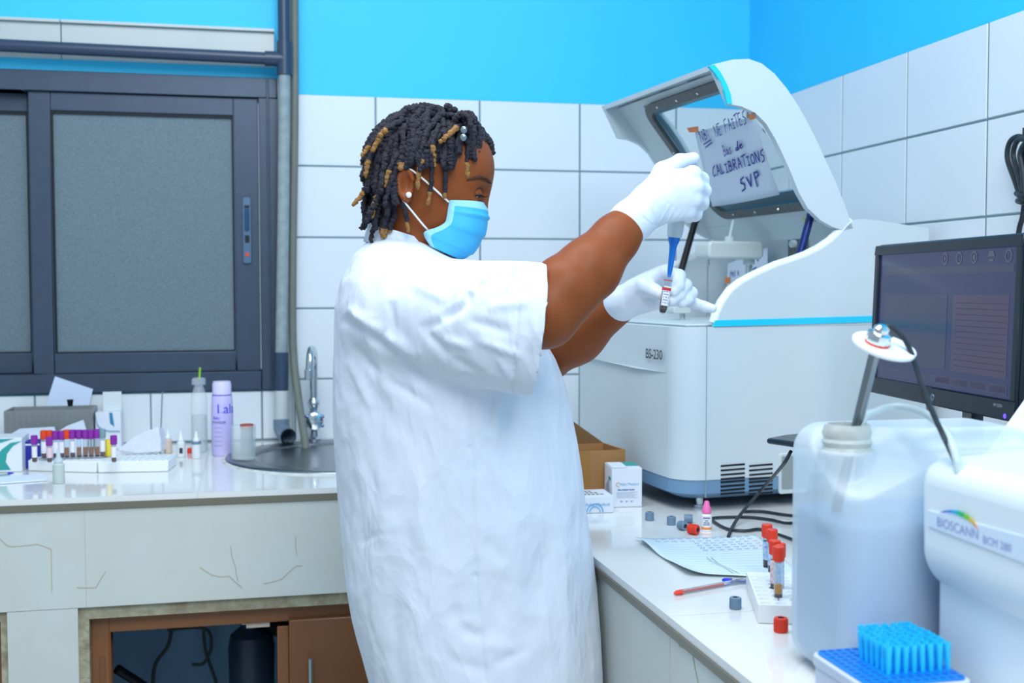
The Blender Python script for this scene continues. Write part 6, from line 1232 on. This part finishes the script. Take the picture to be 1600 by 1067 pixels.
# trousers and shoes below the coat
S = SDF((-0.30, 1.78, 0.0), (0.12, 2.18, 0.62), 0.006)
for sg, a0 in ((-1, -0.12), (1, -0.07)):
    S.cap((a0+0.03, BC+sg*0.09, 0.60), (a0, BC+sg*0.09, 0.42), 0.085, 0.07, 0.02); S.cap((a0, BC+sg*0.09, 0.42), (a0-0.03, BC+sg*0.085, 0.10), 0.068, 0.052, 0.02)
V, Q = S.mesh(); np_obj('trousers', toW(V), Q, mat('trouser_navy', '#2b3346', 0.8), person)
for sg, a0 in ((-1, -0.12), (1, -0.07)):
    S = SDF((a0-0.12, BC+sg*0.085-0.07, -0.01), (a0+0.22, BC+sg*0.085+0.07, 0.14), 0.005); c = np.array([a0-0.03, BC+sg*0.085, 0.0]); S.cap(c+(-0.04, 0, 0.04), c+(0.13, 0, 0.03), 0.042, 0.036, 0.02); S.cap(c+(0, 0, 0.05), c+(0, 0, 0.10), 0.045, 0.045, 0.02)
    V, Q = S.mesh(); V[:, 2] = np.maximum(V[:, 2], 0.002); np_obj('shoe', toW(V), Q, mat('shoe_black', '#191a1e', 0.5), person)

# ---- gloved hands
m_glove = mat('white_latex', '#e3e9f2', 0.42, noise=(18, '#d6deec', 0.6), bump=(30, 0.003))
def glove(lo, hi, caps, ells, cuff, kf=0.0035):
    S = SDF(lo, hi, 0.0019)
    for e in ells: S.ell(*e)
    for c in caps:
        for (p0, r0), (p1, r1) in zip(c, c[1:]): S.cap(p0, p1, r0, r1, kf)
    for c in cuff: S.cap(*c)
    V, Q = S.mesh(); V = smooth_mesh(V, Q, 1, 0.4); return V, Q
# right hand: fist round the pipette, thumb on the plunger
f_ = lambda *k: [(L(x, y, b), r) for x, y, b, r in k]
caps = [f_((1012, 322, 1.800, 0.020), (1082, 273, 1.806, 0.0135), (1096, 281, 1.834, 0.0115), (1085, 286, 1.866, 0.0105), (1062, 286, 1.876, 0.0098)),
        f_((1012, 324, 1.800, 0.020), (1085, 293, 1.802, 0.0140), (1099, 299, 1.832, 0.0118), (1086, 304, 1.866, 0.0106), (1061, 304, 1.878, 0.0098)),
        f_((1013, 328, 1.800, 0.020), (1083, 312, 1.803, 0.0135), (1096, 317, 1.832, 0.0114), (1084, 321, 1.864, 0.0104), (1060, 320, 1.876, 0.0096)),
        f_((1015, 334, 1.800, 0.018), (1074, 331, 1.806, 0.0125), (1086, 335, 1.830, 0.0105), (1076, 338, 1.858, 0.0096), (1056, 336, 1.870, 0.0090)),
        f_((1012, 308, 1.806, 0.018), (1036, 268, 1.822, 0.0150), (1062, 252, 1.840, 0.0112), (1084, 247, 1.850, 0.0092))]
ells = [(L(1046, 304, 1.804), (0.042, 0.022, 0.038), 0.012), (L(1066, 300, 1.800), (0.026, 0.0175, 0.036), 0.01)]
cuff = [(L(988, 345, 1.790), L(1016, 320, 1.800), 0.0325, 0.0335, 0.012), (L(984, 348, 1.788), L(987, 345.5, 1.789), 0.0345, 0.0345, 0.004)]
lo = L(960, 390, 1.70)-(0, 0, 0.02); hi = L(1120, 230, 1.93)+(0.02, 0, 0.02)
V, Q = glove((lo[0], 1.73, lo[2]), (hi[0], 1.93, hi[2]), caps, ells, cuff, 0.006)
# fine creases at the wrist
Nn = normals_of(V, Q); W_ = toW(V)-CAM; zz = W_@_fw; PXv = np.stack([800+FPX*(W_@RT)/zz, 533.5-FPX*(W_@UP)/zz], 1); disp = np.zeros(len(V))
for x0, y0, x1, y1, w, h in ((1003, 292, 1022, 330, 1.6, 1.0), (1012, 295, 1025, 345, 1.6, 1.2), (1020, 300, 1027, 345, 1.5, -0.9), (1032, 345, 1045, 322, 1.5, 0.9), (1042, 347, 1054, 325, 1.5, 0.9), (1052, 346, 1064, 328, 1.5, 0.8), (1062, 343, 1073, 328, 1.5, 0.8), (1000, 330, 1018, 348, 1.6, 0.9), (1006, 340, 1022, 352, 1.6, -0.9)):
    a = np.array([x0, y0]); d = np.array([x1-x0, y1-y0]); t = np.clip(((PXv-a)@d)/(d@d), 0, 1); disp += h*0.001*np.exp(-(np.linalg.norm(PXv-a-t[:, None]*d, axis=1)/w)**2)
V = V+Nn*(disp*(Nn[:, 1] < 0.2))[:, None]
np_obj('glove', toW(V), Q, m_glove, person)
# left hand: tube pinched between thumb and index, little finger stretched out
caps = [f_((995, 455, 1.945, 0.020), (1040, 427, 1.925, 0.0135), (1061, 431, 1.898, 0.0108), (1060, 446, 1.882, 0.0100), (1052, 456, 1.878, 0.0088)),
        f_((996, 460, 1.945, 0.020), (1052, 435, 1.935, 0.0130), (1071, 446, 1.905, 0.0108), (1061, 461, 1.888, 0.0100), (1049, 470, 1.882, 0.0090)),
        f_((997, 464, 1.948, 0.020), (1060, 450, 1.945, 0.0125), (1080, 458, 1.915, 0.0105), (1074, 468, 1.898, 0.0098), (1066, 473, 1.892, 0.0090)),
        f_((998, 470, 1.950, 0.018), (1058, 467, 1.950, 0.0115), (1083, 473, 1.938, 0.0095), (1101, 479, 1.928, 0.0086), (1113, 482, 1.922, 0.0076)),
        f_((990, 460, 1.945, 0.020), (1006, 447, 1.922, 0.0150), (1023, 455, 1.895, 0.0118), (1033, 460, 1.882, 0.0098))]
ells = [(L(1024, 457, 1.950), (0.042, 0.016, 0.026), 0.010), (L(1015, 470, 1.938), (0.030, 0.016, 0.016), 0.012)]
cuff = [(L(972, 474, 1.956), L(996, 464, 1.948), 0.0285, 0.0285, 0.012), (L(969, 475.5, 1.957), L(971, 474.5, 1.9565), 0.0300, 0.0300, 0.004)]
lo = L(945, 510, 1.90); hi = L(1130, 400, 2.0)
V, Q = glove((lo[0], 1.855, lo[2]-0.01), (hi[0], 2.0, hi[2]+0.01), caps, ells, cuff); np_obj('glove', toW(V), Q, m_glove, person)

# ---- pipette and sample tube (held, so things of their own)
A = L(1053.5, 371, 1.868); B = L(1045.5, 433, 1.872); ax = unit(A-B)
def al_(d): return W1(B+ax*d)
axW = unit(W1(B+ax)-W1(B)); Lt = np.linalg.norm(A-B)
pip = thing('pipette', 'blue-tipped micropipette held in the raised gloved fist', 'pipette', W1(B))
m_ptip = mat('pipette_blue', '#1273d2', 0.3); m_pgrey = mat('pipette_grey', '#c2ced6', 0.35)
obj('tip', MB().lathe([(0, 0), (0.0030, 0.0005), (0.0042, 0.012), (0.0056, Lt*0.72), (0.0064, Lt*0.80), (0.0095, Lt*0.93), (0.0098, Lt), (0, Lt)], 20, o=W1(B), axis=axW), m_ptip, pip, smooth=True)
obj('nose_cone', MB().lathe([(0, Lt+0.0002), (0.0115, Lt+0.0002), (0.0128, Lt+0.008), (0.0140, Lt+0.03), (0.0145, Lt+0.034), (0.0145, Lt+0.085), (0.0125, Lt+0.095), (0, Lt+0.095)], 20, o=W1(B), axis=axW), m_pgrey, pip, smooth=True)
bt = L(1070, 265, 1.857)
obj('finger_hook', MB().tube([W1(L(1056, 269, 1.858)), W1(L(1070, 265, 1.857)), W1(L(1084, 261, 1.852))], [0.008, 0.0085, 0.007], 12, flat=0.7), m_ptip, pip, smooth=True)
obj('plunger', MB().tube([al_(Lt+0.09), W1(bt)], 0.006, 12), m_blk, pip, smooth=True)
T0, T1 = L(1035, 489, 1.868), L(1045, 431, 1.870); axT = unit(W1(T1)-W1(T0)); TLn = np.linalg.norm(T1-T0); r = 0.0069
stb = thing('sample_tube', 'blood tube with a white label held between gloved fingertips', 'tube', W1(T0))
obj('glass', MB().lathe([(0, -0.002), (r*0.6, 0.0), (r, 0.006), (r, TLn), (r*1.08, TLn+0.001), (r*0.95, TLn+0.001), (r*0.9, 0.006), (0, 0.001)], 20, o=W1(T0), axis=axT), m_glass, stb, smooth=True)
obj('blood', MB().lathe([(0, 0.0), (r*0.6, 0.001), (r*0.88, 0.007), (r*0.88, TLn*0.34), (0, TLn*0.34)], 18, o=W1(T0), axis=axT), mat('dark_blood', '#2a0a0a', 0.2), stb, smooth=True)
obj('serum', MB().lathe([(0, TLn*0.345), (r*0.87, TLn*0.345), (r*0.87, TLn*0.42), (0, TLn*0.42)], 16, o=W1(T0), axis=axT), m_serum, stb, smooth=True)
# label wraps the near side only
u0 = unit(CAM-W1(T0)); u0 = unit(u0-axT*(u0@axT)); w0 = np.cross(axT, u0)
def wrapq(a0, a1, z0, z1, R, name, m):
    n = 8; P = [W1(T0)+axT*z+R*(math.cos(a)*u0+math.sin(a)*w0) for z in (z0, z1) for a in np.linspace(a0, a1, n)]; obj(name, MB().add(P, [(i, i+1, n+i+1, n+i) for i in range(n-1)]), m, stb, smooth=True)
wrapq(-0.7, 1.3, 0.012, TLn*0.72, r+0.0003, 'label_wrap', m_lblw); wrapq(-1.4, 1.4, TLn*0.60, TLn*0.68, r+0.0005, 'red_band', mat('band_red', '#d23a3a', 0.4)); wrapq(-1.5, 1.5, TLn*0.86, TLn*0.885, r+0.0005, 'red_band', MATS['band_red'])
mbp = MB()
for k in range(5): z = 0.016+k*0.0045; n = 3; P = [W1(T0)+axT*zz_+(r+0.0006)*(math.cos(a)*u0+math.sin(a)*w0) for zz_ in (z, z+0.0012) for a in np.linspace(-0.4, 0.9-0.2*(k % 2), n)]; mbp.add(P, [(i, i+1, n+i+1, n+i) for i in range(n-1)])
tag(obj('label_print', mbp, mat('print_ink', '#6a78a8', 0.6), stb), kind='stuff')
